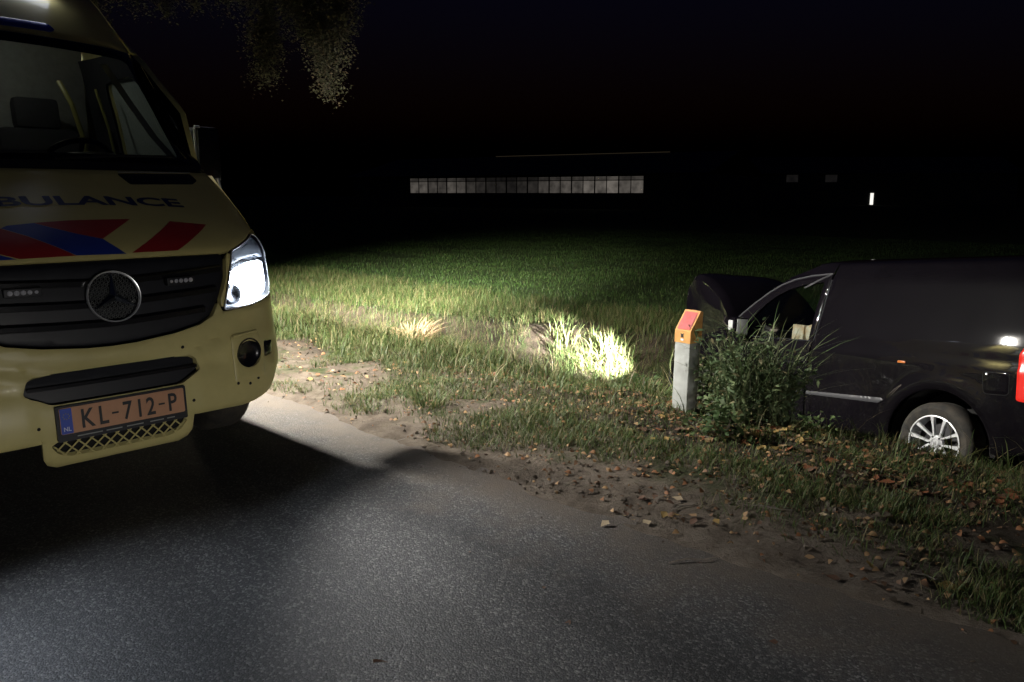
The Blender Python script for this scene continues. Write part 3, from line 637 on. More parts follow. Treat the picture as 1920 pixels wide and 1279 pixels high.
for cx in (-.45, .45):
    se = B().box((cx, 2.0, 1.12), (.50, .52, .16), None, .05).build('seat', 'seat', amb)
    B().box((cx, 2.28, 1.48), (.48, .14, .66), Matrix.Rotation(R(-8), 3, 'X'), .05).build('backrest', 'seat', se)
    B().box((cx, 2.33, 1.90), (.27, .11, .20), Matrix.Rotation(R(-8), 3, 'X'), .04).build('headrest', 'seat', se)
for s in (1, -1):
    panel('door_lining', [(1.12, .95), (2.5, .95), (2.5, 2.28), (1.70, 2.24), (1.30, 1.86), (1.14, 1.60)], lambda a, b, s=s: (s * (side_x(a, b) - .05), a, b), 'seat', amb, 0, .09, [door_win], 0, flip=(s > 0), wall=False)
B().box((0, 2.55, 1.6), (1.66, .04, 1.6), None, .01).build('cab_partition', 'trim_grey', amb)
for s in (1, -1):
    B().add([(s * (x + d), y + .03, z) for x, y, z in ((.60, 1.50, 2.14), (.665, 1.34, 1.92), (.73, 1.19, 1.72), (.80, 1.08, 1.58)) for d in (-.018, .026)], [(2 * i, 2 * i + 2, 2 * i + 3, 2 * i + 1) for i in range(3)]).build('inner_pillar_trim', 'trim_grey', amb)
    B().tube([(s * .56, 2.18, 2.10), (s * .60, 2.10, 1.95), (s * .64, 2.06, 1.72), (s * .66, 2.10, 1.55)], .016, 8).build('grab_rail', 'rail_yellow', amb)
    B().tube([(s * .72, 2.02, 2.05), (s * .76, 1.96, 1.80), (s * .79, 1.96, 1.58)], .009, 8).build('seat_belt_rail', 'rail_yellow', amb)
# lamps on the roof: lit front marker strip and side scene light
mlamp = B().box((.20, front(.2, 2.50) - .035, 2.512), (.34, .10, .05), Matrix.Rotation(R(-12), 3, 'X'), .015).build('roof_marker_lamp', 'black_plastic', amb)
B().box((.20, front(.2, 2.50) - .075, 2.482), (.30, .05, .012), Matrix.Rotation(R(-12), 3, 'X'), .003).build('marker_lamp_lens', 'led_white', mlamp)
cl_ = bpy.data.lights.new('cab_fill_light', 'POINT'); cl_.energy = 1.7; cl_.shadow_soft_size = .04; cl_.color = (1.0, .95, .85)  # added point fill that brightens the cab interior
clo = bpy.data.objects.new('cab_fill_light', cl_); COL.objects.link(clo); clo.parent = amb; clo.location = (.15, 1.95, 2.30)
B().box((.15, 1.95, 2.345), (.16, .10, .02), None, .006).build('cab_fill_housing', 'trim_grey', amb)  # added housing above the cab fill
for y_ in (2.62, 4.90):
    sl = B().box((.74, y_, 2.785), (.10, .22, .10), Matrix.Rotation(R(25), 3, 'Y'), .015).build('scene_light_housing', 'black_plastic', amb)
    B().box((.80, y_, 2.762), (.012, .19, .075), Matrix.Rotation(R(25), 3, 'Y'), .003).build('scene_light_lens', 'led_white', sl)
def spot(name, parent, loc, target, power, size, blend, radius, color):
    ld = bpy.data.lights.new(name, 'SPOT'); ld.energy = power; ld.spot_size = R(size); ld.spot_blend = blend; ld.shadow_soft_size = radius; ld.color = color
    o = bpy.data.objects.new(name, ld); COL.objects.link(o); o.parent = parent; o.location = loc
    o.rotation_euler = (Vector(target) - Vector(loc)).to_track_quat('-Z', 'Y').to_euler(); return o
spot('scene_light_beam', amb, (.825, 4.90, 2.752), (7.6, 8.8, -1.9), 32000, 56, 1.0, .05, (1.0, .98, .86))
spot('scene_light_spill', amb, (.825, 2.62, 2.752), (4.2, 2.4, -1.0), 4000, 126, .8, .05, (1.0, .96, .88))
spot('headlight_beam', amb, (.74, -.02, .96), (2.25, -4.2, .0), 165, 112, 1.0, .05, (1.0, .97, .93))
spot('headlight_beam', amb, (-.74, -.02, .96), (.10, -3.0, .0), 48, 124, 1.0, .05, (.78, .86, 1.0))
spot('headlight_side_spill', amb, (.86, .10, .95), (4.2, 1.0, .6), 9, 120, .8, .05, (.85, .93, 1.0))
# two added fill spots behind the camera brighten the ambulance front, bush and van
for cx in (-1.3, -2.5):
    o = spot('front_fill_spot', None, road2world(cx, -11.5, .72), road2world(1.6, 0, -1.25), 600, 30, .9, .07, (1.0, .96, .90)); o.scale = (3.0, 1, 1)
# ------------------------------------------------------------------ black van in the ditch (x forward, y left, z up; origin on the ground under its rear axle)
van = empty('crashed_van', (4.082, 6.402, -.937)); van.rotation_mode = 'QUATERNION'
_m = Matrix.Rotation(R(117.92), 3, 'Z') @ Matrix.Rotation(R(5.53), 3, 'Y') @ Matrix.Rotation(R(6.45), 3, 'X')
van.rotation_quaternion = _m.to_quaternion()
tag(van, 'black panel van nose down in the ditch with its bonnet up and tail light lit', 'van')
def vy(s, z):
    b = float(np.interp(z, [.2, .35, .6, .9, 1.05, 1.2, 1.6, 1.75, 1.82], [.85, .87, .885, .885, .875, .85, .765, .70, .55]))
    b += .018 * math.exp(-((math.hypot(s, z - .30) - .49) / .045) ** 2) * (1 if z > .3 else .4)      # wheel arch flares
    b += .018 * math.exp(-((math.hypot(s - 2.68, z - .30) - .49) / .045) ** 2) * (1 if z > .3 else .4)
    b += -.008 * math.exp(-((z - 1.0 - .02 * s) / .03) ** 2) + .006 * math.exp(-((z - .94 - .02 * s) / .03) ** 2)
    b += .004 * (float(fbm(s, z, 1.6, 4)) - .5) * 2
    return b - .10 * max(0, min(2, (s - 2.2) / 1.1)) ** 2 - .03 * max(0, min(2, (-.2 - s) / .6)) ** 2
def VL(s, z): return (s, vy(s, z), z)
def VR(s, z): return (s, -vy(s, z), z)
ra = [(.43 * math.cos(R(a)), .30 + .43 * math.sin(R(a))) for a in np.linspace(180, 0, 19)]
rear_out = [(-.80, .42), (-.70, .34), (-.50, .30)] + [(x, z) for x, z in ra] + [(.46, .27), (1.315, .27), (1.313, .55), (1.300, .80), (1.268, 1.025), (1.245, 1.127), (1.215, 1.376), (1.185, 1.64), (1.17, 1.745), (-.66, 1.745), (-.74, 1.62), (-.80, 1.2), (-.815, .8)]
door_out = [(1.327, .27), (2.17, .27), (2.22, .40), (2.30, .75), (2.37, 1.0), (2.40, 1.085), (2.20, 1.265), (2.06, 1.372), (1.91, 1.474), (1.775, 1.545), (1.627, 1.598), (1.44, 1.634), (1.199, 1.655), (1.229, 1.376), (1.259, 1.127), (1.282, 1.025), (1.314, .80), (1.326, .55)]
wind = fillet([(2.13, 1.035), (2.05, 1.245), (1.92, 1.372), (1.80, 1.448), (1.66, 1.512), (1.49, 1.556), (1.272, 1.582), (1.295, 1.376), (1.316, 1.127), (1.322, 1.035)], .02, 4)
fa = [(2.68 + .43 * math.cos(R(a)), .30 + .43 * math.sin(R(a))) for a in np.linspace(180, 0, 19)]
fend_out = [(2.183, .27), (2.232, .40), (2.20, .28)] and [(2.186, .29)] + fa + [(3.20, .30), (3.40, .45), (3.44, .62), (3.36, .82), (3.20, .90), (2.85, .99), (2.45, 1.075), (2.385, 1.0), (2.315, .75), (2.235, .40)]
for side, SV, fl in (('l', VL, True), ('r', VR, False)):
    # (s,z) -> left side faces +y
    rs = panel('rear_side_panel', rear_out, SV, 'van_paint', van, .03, .05, (), .006, flip=fl)
    fd = panel('front_door', door_out, SV, 'van_paint', van, .03, .04, [wind], .006, flip=fl)
    panel('front_wing', fend_out, SV, 'van_paint', van, .03, .04, (), .006, flip=fl)
    sg = 1 if side == 'l' else -1
    panel('side_window', inset(wind if area(wind) > 0 else wind[::-1], -.012), lambda a, b, sg=sg: (a, sg * (vy(a, b) - .014), b), 'side_glass', fd, 0, .06, (), 0, flip=fl, wall=False)
    tr_ = [(2.40, 1.09), (2.20, 1.268), (2.06, 1.375), (1.91, 1.477), (1.775, 1.549), (1.627, 1.602), (1.44, 1.638), (1.205, 1.658)]
    B().tube([(a, sg * (vy(a, b) + .002), b) for a, b in densify(tr_, .08)[:-12] + tr_[-1:]], .008, 6).build('window_trim', 'van_trim', fd)
    B().tube([(a, sg * (vy(a, b) + .002), b) for a, b in ((1.262, 1.035), (1.24, 1.127), (1.212, 1.35), (1.19, 1.6))], .004, 6).build('pillar_seal', 'black_plastic', fd)
    B().tube([(a, sg * (vy(a, 1.03) + .003), 1.030) for a in np.linspace(1.30, 2.12, 12)], .006, 6).build('window_seal', 'black_plastic', fd)
    hb = B().box((1.455, sg * (vy(1.45, .82) + .026), .815), (.20, .022, .030), None, .009)
    hb.tube([(1.36, sg * (vy(1.36, .815)), .815), (1.365, sg * (vy(1.36, .815) + .025), .815)], .012, 8).tube([(1.55, sg * vy(1.5, .815), .815), (1.545, sg * (vy(1.5, .815) + .025), .815)], .012, 8)
    hb.build('door_handle', 'black_gloss', fd)
    st_ = fillet([(.475, .585), (.52, .556), (1.29, .536), (1.29, .568), (.495, .602)], .006)
    panel('rub_strip', st_, SV, 'van_trim', rs, .012, .04, (), .004, off=.014, flip=fl)
    st2 = fillet([(1.345, .535), (2.20, .515), (2.20, .547), (1.345, .567)], .006)
    panel('rub_strip', st2, SV, 'van_trim', fd, .012, .04, (), .004, off=.014, flip=fl)
    if side == 'l':
        fo = fillet([(-.341, .905), (-.532, .913), (-.538, .752), (-.360, .745)], .03, 6)
        fo = fo if area(fo) > 0 else fo[::-1]
        ring = inset(fo, -.004)
        panel('fuel_flap_gap', ring, SV, 'dark_void', rs, 0, .03, (), 0, off=.0015, flip=fl, wall=False)
        panel('fuel_flap', fo, SV, 'van_paint', rs, .001, .03, (), .002, off=.0025, flip=fl)
    # mirror
    mb = B().box((2.10, sg * 1.005, 1.115), (.11, .17, .20), Matrix.Rotation(sg * R(-8), 3, 'Z'), .035).build('door_mirror', 'van_paint', fd)
    B().tube([(2.14, sg * .86, 1.05), (2.12, sg * .93, 1.05)], .028, 8).build('mirror_foot', 'black_plastic', mb)
    B().box((2.038, sg * 1.01, 1.118), (.006, .125, .15), Matrix.Rotation(sg * R(-8), 3, 'Z'), .002).build('mirror_glass', 'trim_grey', mb)
    B().box((2.12, sg * 1.088, 1.13), (.07, .012, .10), Matrix.Rotation(sg * R(-8), 3, 'Z'), .005).build('mirror_indicator', 'chrome', mb)
    # tail lamp, wrapping the rear corner
    def TL(a, b, sg=sg): return (a, sg * vy(a, b), b)
    tlp = fillet([(-.592, .72), (-.80, .70), (-.815, 1.24), (-.70, 1.24), (-.585, 1.06)], .02, 4)
    tl = panel('tail_lamp', tlp, TL, 'tail_red', van, .03, .04, (), .006, off=.010, flip=fl)
    panel('tail_lamp_core', fillet([(-.645, .80), (-.74, .80), (-.74, 1.0), (-.645, 1.0)], .02, 4), TL, 'tail_clear', tl, .004, .04, (), .003, off=.013, flip=fl)
    # wheels
    for sx in (0, 2.68):
        c = Vector((sx, sg * .79, .312))
        ty = B().lathe([(.205, -.085), (.225, -.102), (.27, -.108), (.300, -.092), (.314, -.065), (.314, .065), (.300, .092), (.27, .108), (.225, .102), (.205, .085)], c, 'Y', 48).build('tyre', 'rubber', van)
        rm = B().lathe([(.214, sg * .098), (.216, sg * .104), (.206, sg * .106), (.198, sg * .09), (.195, sg * .02), (.195, -sg * .08)], c, 'Y', 48).build('rim', 'alloy', ty)
        B().lathe([(.0, sg * .0), (.195, sg * -.01)], c, 'Y', 32).build('brake_disc', 'alloy_dark', ty)
        off0 = 97
        for k in range(5):
            for d in (-1, 1):
                t0 = R(off0 + 72 * k); u = Vector((math.cos(t0), 0, math.sin(t0))); n_ = Vector((-math.sin(t0), 0, math.cos(t0))) * d
                V = []
                for r0, c0, hw, dep in ((.040, .024, .009, .078), (.10, .034, .010, .084), (.155, .046, .0135, .094), (.203, .056, .021, .098)):
                    for e, dd in ((-1, -.022), (-.75, 0), (.75, 0), (1, -.022)): V.append(c + u * r0 + n_ * (c0 + e * hw) + Vector((0, sg * (dep + dd), 0)))
                mk('spoke', V, [(4 * i + q, 4 * i + 4 + q, 4 * i + 5 + q, 4 * i + 1 + q) for i in range(3) for q in range(3)], 'alloy', rm, True, 25)
        cap = B().lathe([(0, sg * .088), (.020, sg * .088), (.022, sg * .085), (.026, sg * .090), (.030, sg * .090), (.034, sg * .084), (.055, sg * .074), (.06, sg * .05)], c, 'Y', 28).build('hub_cap', 'alloy', rm)
        B().prism([(-.016, .014), (-.012, .014), (-.006, -.004), (0, .008), (.006, -.004), (.012, .014), (.016, .014), (.008, -.016), (.005, -.016), (0, -.002), (-.005, -.016), (-.008, -.016)], .0, .003, lambda a, b, d, c=c, sg=sg: c + Vector((a * -sg, sg * (.0885 + d), b))).build('hub_emblem', 'chrome', cap, False)
        for k in range(5):
            t0 = R(off0 + 36 + 72 * k); B().lathe([(0, sg * .086), (.008, sg * .085), (.009, sg * .07)], c + Vector((.047 * math.cos(t0), 0, .047 * math.sin(t0))), 'Y', 8).build('wheel_bolt', 'alloy_dark', rm)
        B().lathe([(.44, sg * .02), (.43, -.0), (.42, -sg * .25), (.10, -sg * .26)], c + Vector((0, 0, -.01)), 'Y', 30).build('wheel_housing', 'dark_void', van)
# roof, rear, front, glass, bonnet
def RV(s, y):
    e = .70 - .10 * max(0, min(1.5, (s - 1.1) / 1.1)) * 0
    z = 1.745 + .085 * (1 - min(1, abs(y) / .705) ** 2.6)
    return (s, y, z - .10 * max(0, (s - 1.15) / .9) ** 2 - .03 * max(0, (-.45 - s) / .3) ** 2)
panel('roof', [(-.70, -.70), (1.18, -.70), (1.45, -.64), (1.55, -.4), (1.58, 0), (1.55, .4), (1.45, .64), (1.18, .70), (-.70, .70)], RV, 'van_paint', van, .02, .08, (), .01)
for sg in (1, -1):   # cant rail from roof to wing above the door
    top = [(1.17, .705, 1.75), (1.45, .66, 1.735), (1.75, .685, 1.63), (2.05, .70, 1.46), (2.30, .715, 1.25), (2.50, .73, 1.10)]
    bot = [(1.19, .748, 1.655), (1.44, .752, 1.634), (1.775, .772, 1.545), (2.06, .812, 1.372), (2.20, .835, 1.265), (2.42, .86, 1.08)]
    mk('roof_pillar', [(x, sg * y, z) for x, y, z in top] + [(x, sg * y, z) for x, y, z in bot], [(i, i + 1, 7 + i, 6 + i) for i in range(5)], 'van_paint', van)
wv = []
for t in np.linspace(0, 1, 8):
    for u in np.linspace(-1, 1, 13):
        x = (1.56 + t * .98) - .10 * u * u * (1 - t) - .10 * u * u * t; y = u * (.655 + .07 * t); z = 1.765 - .66 * t ** 1.08 - .03 * u * u; wv.append((x, y, z))
mk('windscreen', wv, [(13 * i + k, 13 * i + k + 1, 13 * i + 14 + k, 13 * i + 13 + k) for i in range(7) for k in range(12)], 'wind_glass', van)
B().box((-.80, 0, 1.10), (.05, 1.62, 1.22), None, .03).build('rear_doors', 'van_paint', van)
B().box((-.828, .38, 1.38), (.012, .60, .40), None, .005).build('rear_window', 'black_gloss', van)
B().box((-.828, -.38, 1.38), (.012, .60, .40), None, .005).build('rear_window', 'black_gloss', van)
B().box((-.81, 0, .44), (.14, 1.66, .22), None, .05).build('rear_bumper', 'van_paint', van)
B().box((3.42, 0, .45), (.16, 1.46, .30), None, .06).build('front_bumper', 'black_plastic', van)
B().box((3.36, 0, .76), (.06, .86, .16), None, .02).build('front_grille', 'black_gloss', van)
for sg in (1, -1):
    hl = B().box((3.34, sg * .585, .78), (.16, .26, .20), Matrix.Rotation(sg * R(-18), 3, 'Z'), .05).build('van_headlight', 'chrome_dim', van)
    B().lathe([(0, .0), (.05, .0), (.075, .012), (.08, -.02)], (3.425, sg * .59, .78), 'X', 24).build('headlight_lens', 'van_lamp', hl)
B().box((.35, 0, .30), (3.9, 1.50, .10), None, .03).build('floor_pan', 'dark_void', van)
B().box((2.86, 0, .62), (.70, 1.22, .42), None, .05).build('engine', 'dark_void', van)
B().box((.30, 0, 1.02), (2.1, .0, 1.3), None).build('load_bay_divider', 'dark_void', van)
B().box((1.12, 0, 1.02), (.03, 1.44, 1.34), None).build('bulkhead', 'dark_void', van)
# crumpled bonnet: kinked up in the middle, its nose folded down, the edges turned under
prof = [(2.46, 1.06), (2.60, 1.30), (2.78, 1.52), (2.98, 1.66), (3.16, 1.715), (3.27, 1.69), (3.335, 1.60), (3.335, 1.46), (3.30, 1.30), (3.27, 1.16)]
pf = np.array(prof); tt = np.linspace(0, 9, 28); pf = np.stack([np.interp(tt, range(10), pf[:, 0]), np.interp(tt, range(10), pf[:, 1])], 1)
pf[1:-1] = (pf[:-2] + 2 * pf[1:-1] + pf[2:]) / 4
hv = []; NU = 21
for i, (ps, pz_) in enumerate(pf):
    for u in np.linspace(-1, 1, NU):
        e = max(0, abs(u) - .86) / .14; w2 = .715 - .015 * i / 27
        hv.append((ps - .05 * u * u * (i / 27) - .02 * e + .012 * math.sin(3 * u + i * .5), u * w2 * (1 - .02 * e), pz_ - .07 * u * u * .6 - .06 * e * e + .018 * math.sin(5 * u + i * .35) * (i / 27)))
n0 = len(hv); hv2 = [(x - .02 * (1 if i > NU * 14 else -.3), y * .98, z - .022) for i, (x, y, z) in enumerate(hv)]
fq = [(NU * i + k, NU * i + NU + k, NU * i + NU + 1 + k, NU * i + k + 1) for i in range(27) for k in range(NU - 1)]
rimv = list(range(NU)) + [NU * i + NU - 1 for i in range(1, 28)] + [NU * 27 + k for k in range(NU - 2, -1, -1)] + [NU * i for i in range(26, 0, -1)]
bon = mk('bonnet', hv + hv2, fq + [tuple(n0 + i for i in reversed(f)) for f in fq] + [(rimv[i], rimv[(i + 1) % len(rimv)], n0 + rimv[(i + 1) % len(rimv)], n0 + rimv[i]) for i in range(len(rimv))], 'van_paint', van)
for sg in (1, -1):   # folded side flange between bonnet and wing
    fv = []; 
    for i in range(28):
        x, y, z = hv[NU * i + (NU - 1 if sg > 0 else 0)]
        for q in np.linspace(0, 1, 5): fv.append((x - .05 * q, y + sg * (.012 * math.sin(q * 9 + i * .6) - .02 * q), z + (max(.98 - .12 * (x - 2.46), .9) - z) * q))
    mk('bonnet_flange', fv, [(5 * i + k, 5 * i + 5 + k, 5 * i + 6 + k, 5 * i + 1 + k) for i in range(27) for k in range(4)], 'van_paint', bon)
# cab: seat, wheel, dashboard
vs_ = B().box((1.55, .38, .72), (.50, .48, .16), None, .05).build('seat', 'seat', van)
B().box((1.30, .38, 1.02), (.14, .46, .62), Matrix.Rotation(R(-10), 3, 'Y'), .05).build('backrest', 'seat', vs_)
B().box((1.25, .38, 1.42), (.10, .26, .18), Matrix.Rotation(R(-10), 3, 'Y'), .04).build('headrest', 'seat', vs_)
vd = B().box((2.25, 0, .95), (.45, 1.40, .30), None, .06).build('dashboard', 'black_plastic', van)
sw = B(); sw.tube([Vector((1.98, .38, .98)) + Matrix.Rotation(R(-65), 3, 'Y') @ Vector((.18 * math.cos(t), .18 * math.sin(t), 0)) for t in np.linspace(0, 2 * math.pi, 25)], .014, 8, False)
sw.build('steering_wheel', 'black_gloss', van)
ml = B().box((.33, vy(.33, .92) + .006, .92), (.07, .012, .020), None, .005).build('side_reflector', 'amber', van)
def local2world(p): return van.location + _m @ Vector(p)
# cushions lying behind the driver's window
bc = B().box((0, 0, 0), (.20, .14, .26), None, .05); cu_ = bc.build('cushion', 'cushion_cream')
cu_.location = local2world((1.40, .66, 1.06)); cu_.rotation_mode = 'QUATERNION'; cu_.rotation_quaternion = (_m @ Matrix.Rotation(R(12), 3, 'Y')).to_quaternion()
tag(cu_, 'rounded cream and orange cushion behind the van side window', 'cushion')
bc = B().box((0, 0, 0), (.14, .10, .20), None, .008).build('paper_package', 'cushion_cream')
bc.location = local2world((1.585, .68, 1.07)); bc.rotation_mode = 'QUATERNION'; bc.rotation_quaternion = (_m @ Matrix.Rotation(R(-4), 3, 'Y')).to_quaternion()
tag(bc, 'small pale square package beside the cushion behind the van window', 'package')
spot('van_headlight_beam', van, (3.46, .59, .78), (5.2, .66, .62), 11000, 34, .9, .03, (1.0, .98, .95))
# ------------------------------------------------------------------ marker post
px, py = world2road(1.178, 5.30)
pz = float(terr(px, py)) - .03
post = empty('marker_post', road2world(px, py, pz), (R(.4), R(.9), TH + R(-4)))
tag(post, 'grey marker post with orange cap and sloping red plate on the verge beside the bush', 'marker post')
HW, DP, HS = .060, .062, .500       # half width (along the road), half depth (towards road is -x)
B().box((0, 0, HS / 2 - .1), (2 * DP, 2 * HW, HS + .2), None, .006).build('post_shaft', 'post_grey', post)
capp = [(-DP - .003, HS), (DP + .003, HS), (DP + .003, HS + .205), (DP - .022, HS + .212), (-DP - .003, HS + .082)]
B().prism(capp, -HW - .003, HW + .003, lambda a, b, d: (a, d, b)).build('post_cap', 'post_orange', post, False)
ca = Vector((-DP - .003, 0, HS + .082)); cb = Vector((DP - .022, 0, HS + .212)); sl_ = (cb - ca).normalized(); nn = Vector((-sl_.z, 0, sl_.x))
B().prism(fillet([(.010, -HW + .010), (.150, -HW + .010), (.150, HW - .010), (.010, HW - .010)], .005), .0005, .004, lambda a, b, d: ca + sl_ * a + Vector((0, b, 0)) + nn * d).build('red_plate', 'post_red', post, False)
B().prism([(-.008, -.012), (.012, -.014), (.010, .0), (.016, .014), (.002, .010), (-.012, .016), (-.006, .002)], 0, .002, lambda a, b, d: (-DP - .0035 - d, a, HS + .050 + b)).build('pictogram', 'plate_black', post, False)
B().box((-DP - .0045, .0, HS + .022), (.002, .022, .012)).build('white_mark', 'white_ink', post, False)

# ------------------------------------------------------------------ grass, leaves
def blades(xyz, h, w, az, lean, col, seg=3, droop=.0):
    n = len(h); d = np.stack([np.cos(az), np.sin(az), 0 * az], 1); sd = np.stack([-np.sin(az), np.cos(az), 0 * az], 1)
    ts = np.linspace(0, 1, seg + 1); V = np.zeros((n, 2 * seg + 1, 3)); C_ = np.zeros((n, 2 * seg + 1, 3))
    for i, t in enumerate(ts):
        c = xyz + d * (h * lean * t ** 1.7)[:, None] + np.array([0, 0, 1]) * (h * (t - droop * t ** 3) * np.sqrt(np.clip(1 - (lean * .55) ** 2, .1, 1)))[:, None]
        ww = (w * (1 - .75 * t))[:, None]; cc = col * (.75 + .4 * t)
        if i < seg: V[:, 2 * i] = c - sd * ww; V[:, 2 * i + 1] = c + sd * ww; C_[:, 2 * i] = cc; C_[:, 2 * i + 1] = cc
        else: V[:, 2 * i] = c; C_[:, 2 * i] = cc
    o = np.arange(n)[:, None] * (2 * seg + 1); F = []
    if seg > 1:
        q = np.concatenate([np.stack([o[:, 0] + 2 * i, o[:, 0] + 2 * i + 1, o[:, 0] + 2 * i + 3, o[:, 0] + 2 * i + 2], 1) for i in range(seg - 1)]); F.append((4, q))
    k = 2 * (seg - 1); F.append((3, np.stack([o[:, 0] + k, o[:, 0] + k + 1, o[:, 0] + k + 2], 1)))
    return V.reshape(-1, 3), F, C_.reshape(-1, 3)
def mixcol(n, cols, wts):
    c = np.array(cols)[rng.choice(len(cols), n, p=np.array(wts) / sum(wts))]; return c * rng.uniform(.7, 1.3, (n, 1))
GREEN = [(.050, .085, .022), (.075, .115, .032), (.10, .125, .040), (.16, .145, .06), (.20, .165, .085)]
def scatter(n, x0, x1, y0, y1): return rng.uniform(x0, x1, n), rng.uniform(y0, y1, n)
def add_grass(name, label, x, y, hmin, hmax, w, lean, cols, wts, seg=3, zoff=-.005, droop=0.0, cat='grass'):
    n = len(x); z = terr(x, y) + zoff
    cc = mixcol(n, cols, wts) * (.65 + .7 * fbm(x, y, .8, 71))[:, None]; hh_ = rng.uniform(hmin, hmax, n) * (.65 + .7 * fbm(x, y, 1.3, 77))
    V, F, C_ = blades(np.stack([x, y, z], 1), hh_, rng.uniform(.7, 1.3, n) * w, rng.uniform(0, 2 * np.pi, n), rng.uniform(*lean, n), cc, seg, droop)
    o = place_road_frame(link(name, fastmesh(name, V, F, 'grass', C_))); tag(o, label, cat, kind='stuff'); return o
def mask(x, y, p): return rng.random(len(x)) < p
def visible(x, y, m=.12):
    """roughly inside the picture's field of view, with a margin to the sides"""
    wx = P0.x + W_.x * x + R_.x * y; wy = P0.y + W_.y * x + R_.y * y
    return (wy > .8) & (np.abs(wx) < (.66 + m) * wy + .8)
# short grass on the verge, in patches
x, y = scatter(330000, 1.6, 4.6, -4.5, 11)
patch = fbm(x, y, 1.5, 11); band = np.interp(x, [1.6, 1.95, 2.3, 2.7, 3.1, 4.6], [.0, .15, .42, .68, 1.0, 1.0])
thr = np.clip((patch - (.66 - .40 * band)) * 7, 0, 1); k = mask(x, y, thr) & visible(x, y)
k |= mask(x, y, np.clip((fbm(x, y, 2.4, 41) - .40) * 3.5, 0, .8) * np.interp(y, [-4, .6, 1.6], [1, .9, 0]) * np.interp(x, [1.7, 2.2, 4.6], [.0, .8, .6])) & visible(x, y)
k &= ~((x > 2.6) & (rng.random(len(x)) < np.interp(y, [-.5, .9, 1.8], [.62, .5, 0])))
add_grass('verge_grass', 'short patchy grass growing on the sandy verge', x[k], y[k], .022, .075, .0024, (.3, 1.2), GREEN, [3, 4, 3, 1.6, 1.4])
# longer grass on the lip and banks of the ditch
x, y = scatter(210000, 2.7, 9.6, -4.5, 15)
p = np.interp(x, [2.7, 3.1, 3.9, 4.6, 5.5, 7.5, 8.3, 9.2, 9.6], [.03, .4, .9, .8, .6, .7, .8, .7, .3]) * np.clip((fbm(x, y, 1.1, 21) - .22) * 3.6, .05, 1)
k = mask(x, y, p) & visible(x, y)
# keep the van's footprint clear
vr = [world2road(*local2world((a, b, 0)).xy) for a, b in ((-.9, .95), (3.6, .85), (3.6, -.9), (-.9, -.95))]
k &= ~inside(np.stack([x, y], 1), vr)
k &= ~((x < 5.0) & (rng.random(len(x)) < np.interp(y, [-1.5, 0.2, 1.6], [.93, .80, .0])))
add_grass('ditch_grass', 'long rough grass along the ditch banks', x[k], y[k], .10, .30, .0034, (.2, 1.1), GREEN, [3, 4, 3, 2, 2], 4, droop=.25)
# field
x, y = scatter(520000, 6.8, 34, -8, 40); d = np.hypot(x - 4, y)
k = mask(x, y, np.clip(1.25 - d / 34, .05, 1) * np.clip((fbm(x, y, .55, 61) - .12) * 2.6, .25, 1)) & visible(x, y, .05) & (x > np.interp(y, [3.4, 6.8], [9.0, 6.8]))
tone = None
o = add_grass('field_grass', 'short green grass covering the field', x[k], y[k], .04, .085, .0055, (.1, .8), [(.040, .088, .018), (.058, .112, .025), (.080, .13, .032), (.13, .14, .055)], [3, 4, 2, .5], 1)
def tuft(name, wx, wy, n, hmin, hmax, w, spread, label, cols=GREEN, wts=(2, 3, 3, 2, 1), lean=(.1, .8), seg=5, droop=.25, z=None, cat='grass tuft', zup=0.0):
    cx, cy = world2road(wx, wy); a = rng.uniform(0, 6.283, n); r_ = spread * np.sqrt(rng.random(n)); x = cx + r_ * np.cos(a); y = cy + r_ * np.sin(a)
    z0 = float(terr(cx, cy)); zz = terr(x, y) - z0 - .01
    az = np.where(rng.random(n) < .6, a, rng.uniform(0, 6.283, n))
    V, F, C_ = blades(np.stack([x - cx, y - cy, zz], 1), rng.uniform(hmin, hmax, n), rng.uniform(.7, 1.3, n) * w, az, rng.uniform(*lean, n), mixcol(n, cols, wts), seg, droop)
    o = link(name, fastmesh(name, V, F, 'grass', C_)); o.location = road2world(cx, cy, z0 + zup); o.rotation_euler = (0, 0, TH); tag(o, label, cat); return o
REED = [(.10, .15, .05), (.15, .19, .07), (.22, .22, .10)]
DEAD = [(.30, .20, .12), (.36, .26, .16), (.22, .14, .08)]
lampw = local2world((3.46, .59, .78)); fwd = (_m @ Vector((1, 0, 0))); hot = lampw + fwd * 1.55; hot2 = lampw + fwd * 2.45
tuft('reed_clump', hot.x + .05, hot.y, 190, .10, .36, .010, .40, 'brightly lit reed clump in front of the van headlight', REED, (1, 2, 2), (.2, 1.2), zup=.05)
tuft('reed_clump', hot2.x - .12, hot2.y, 70, .14, .44, .010, .26, 'smaller lit reed tuft left of the bright clump on the ditch bank', REED, (1, 2, 2))
tuft('reed_clump', hot.x + .22, hot.y - 1.4, 120, .30, .50, .009, .22, 'green reed clump right beside the bright clump, next to the marker post', GREEN)
def gpt(u, v, z):   # a spot on level z seen by the camera at image pixel (u, v)
    p = math.atan(277.5 / 1500.0); dx, dy = (u - 960) / 1500, (v - 639.5) / 1500
    d = Vector((dx, math.cos(p) - dy * math.sin(p), -math.sin(p) - dy * math.cos(p))); t = (z - 1.4) / d.z; return d.x * t, d.y * t

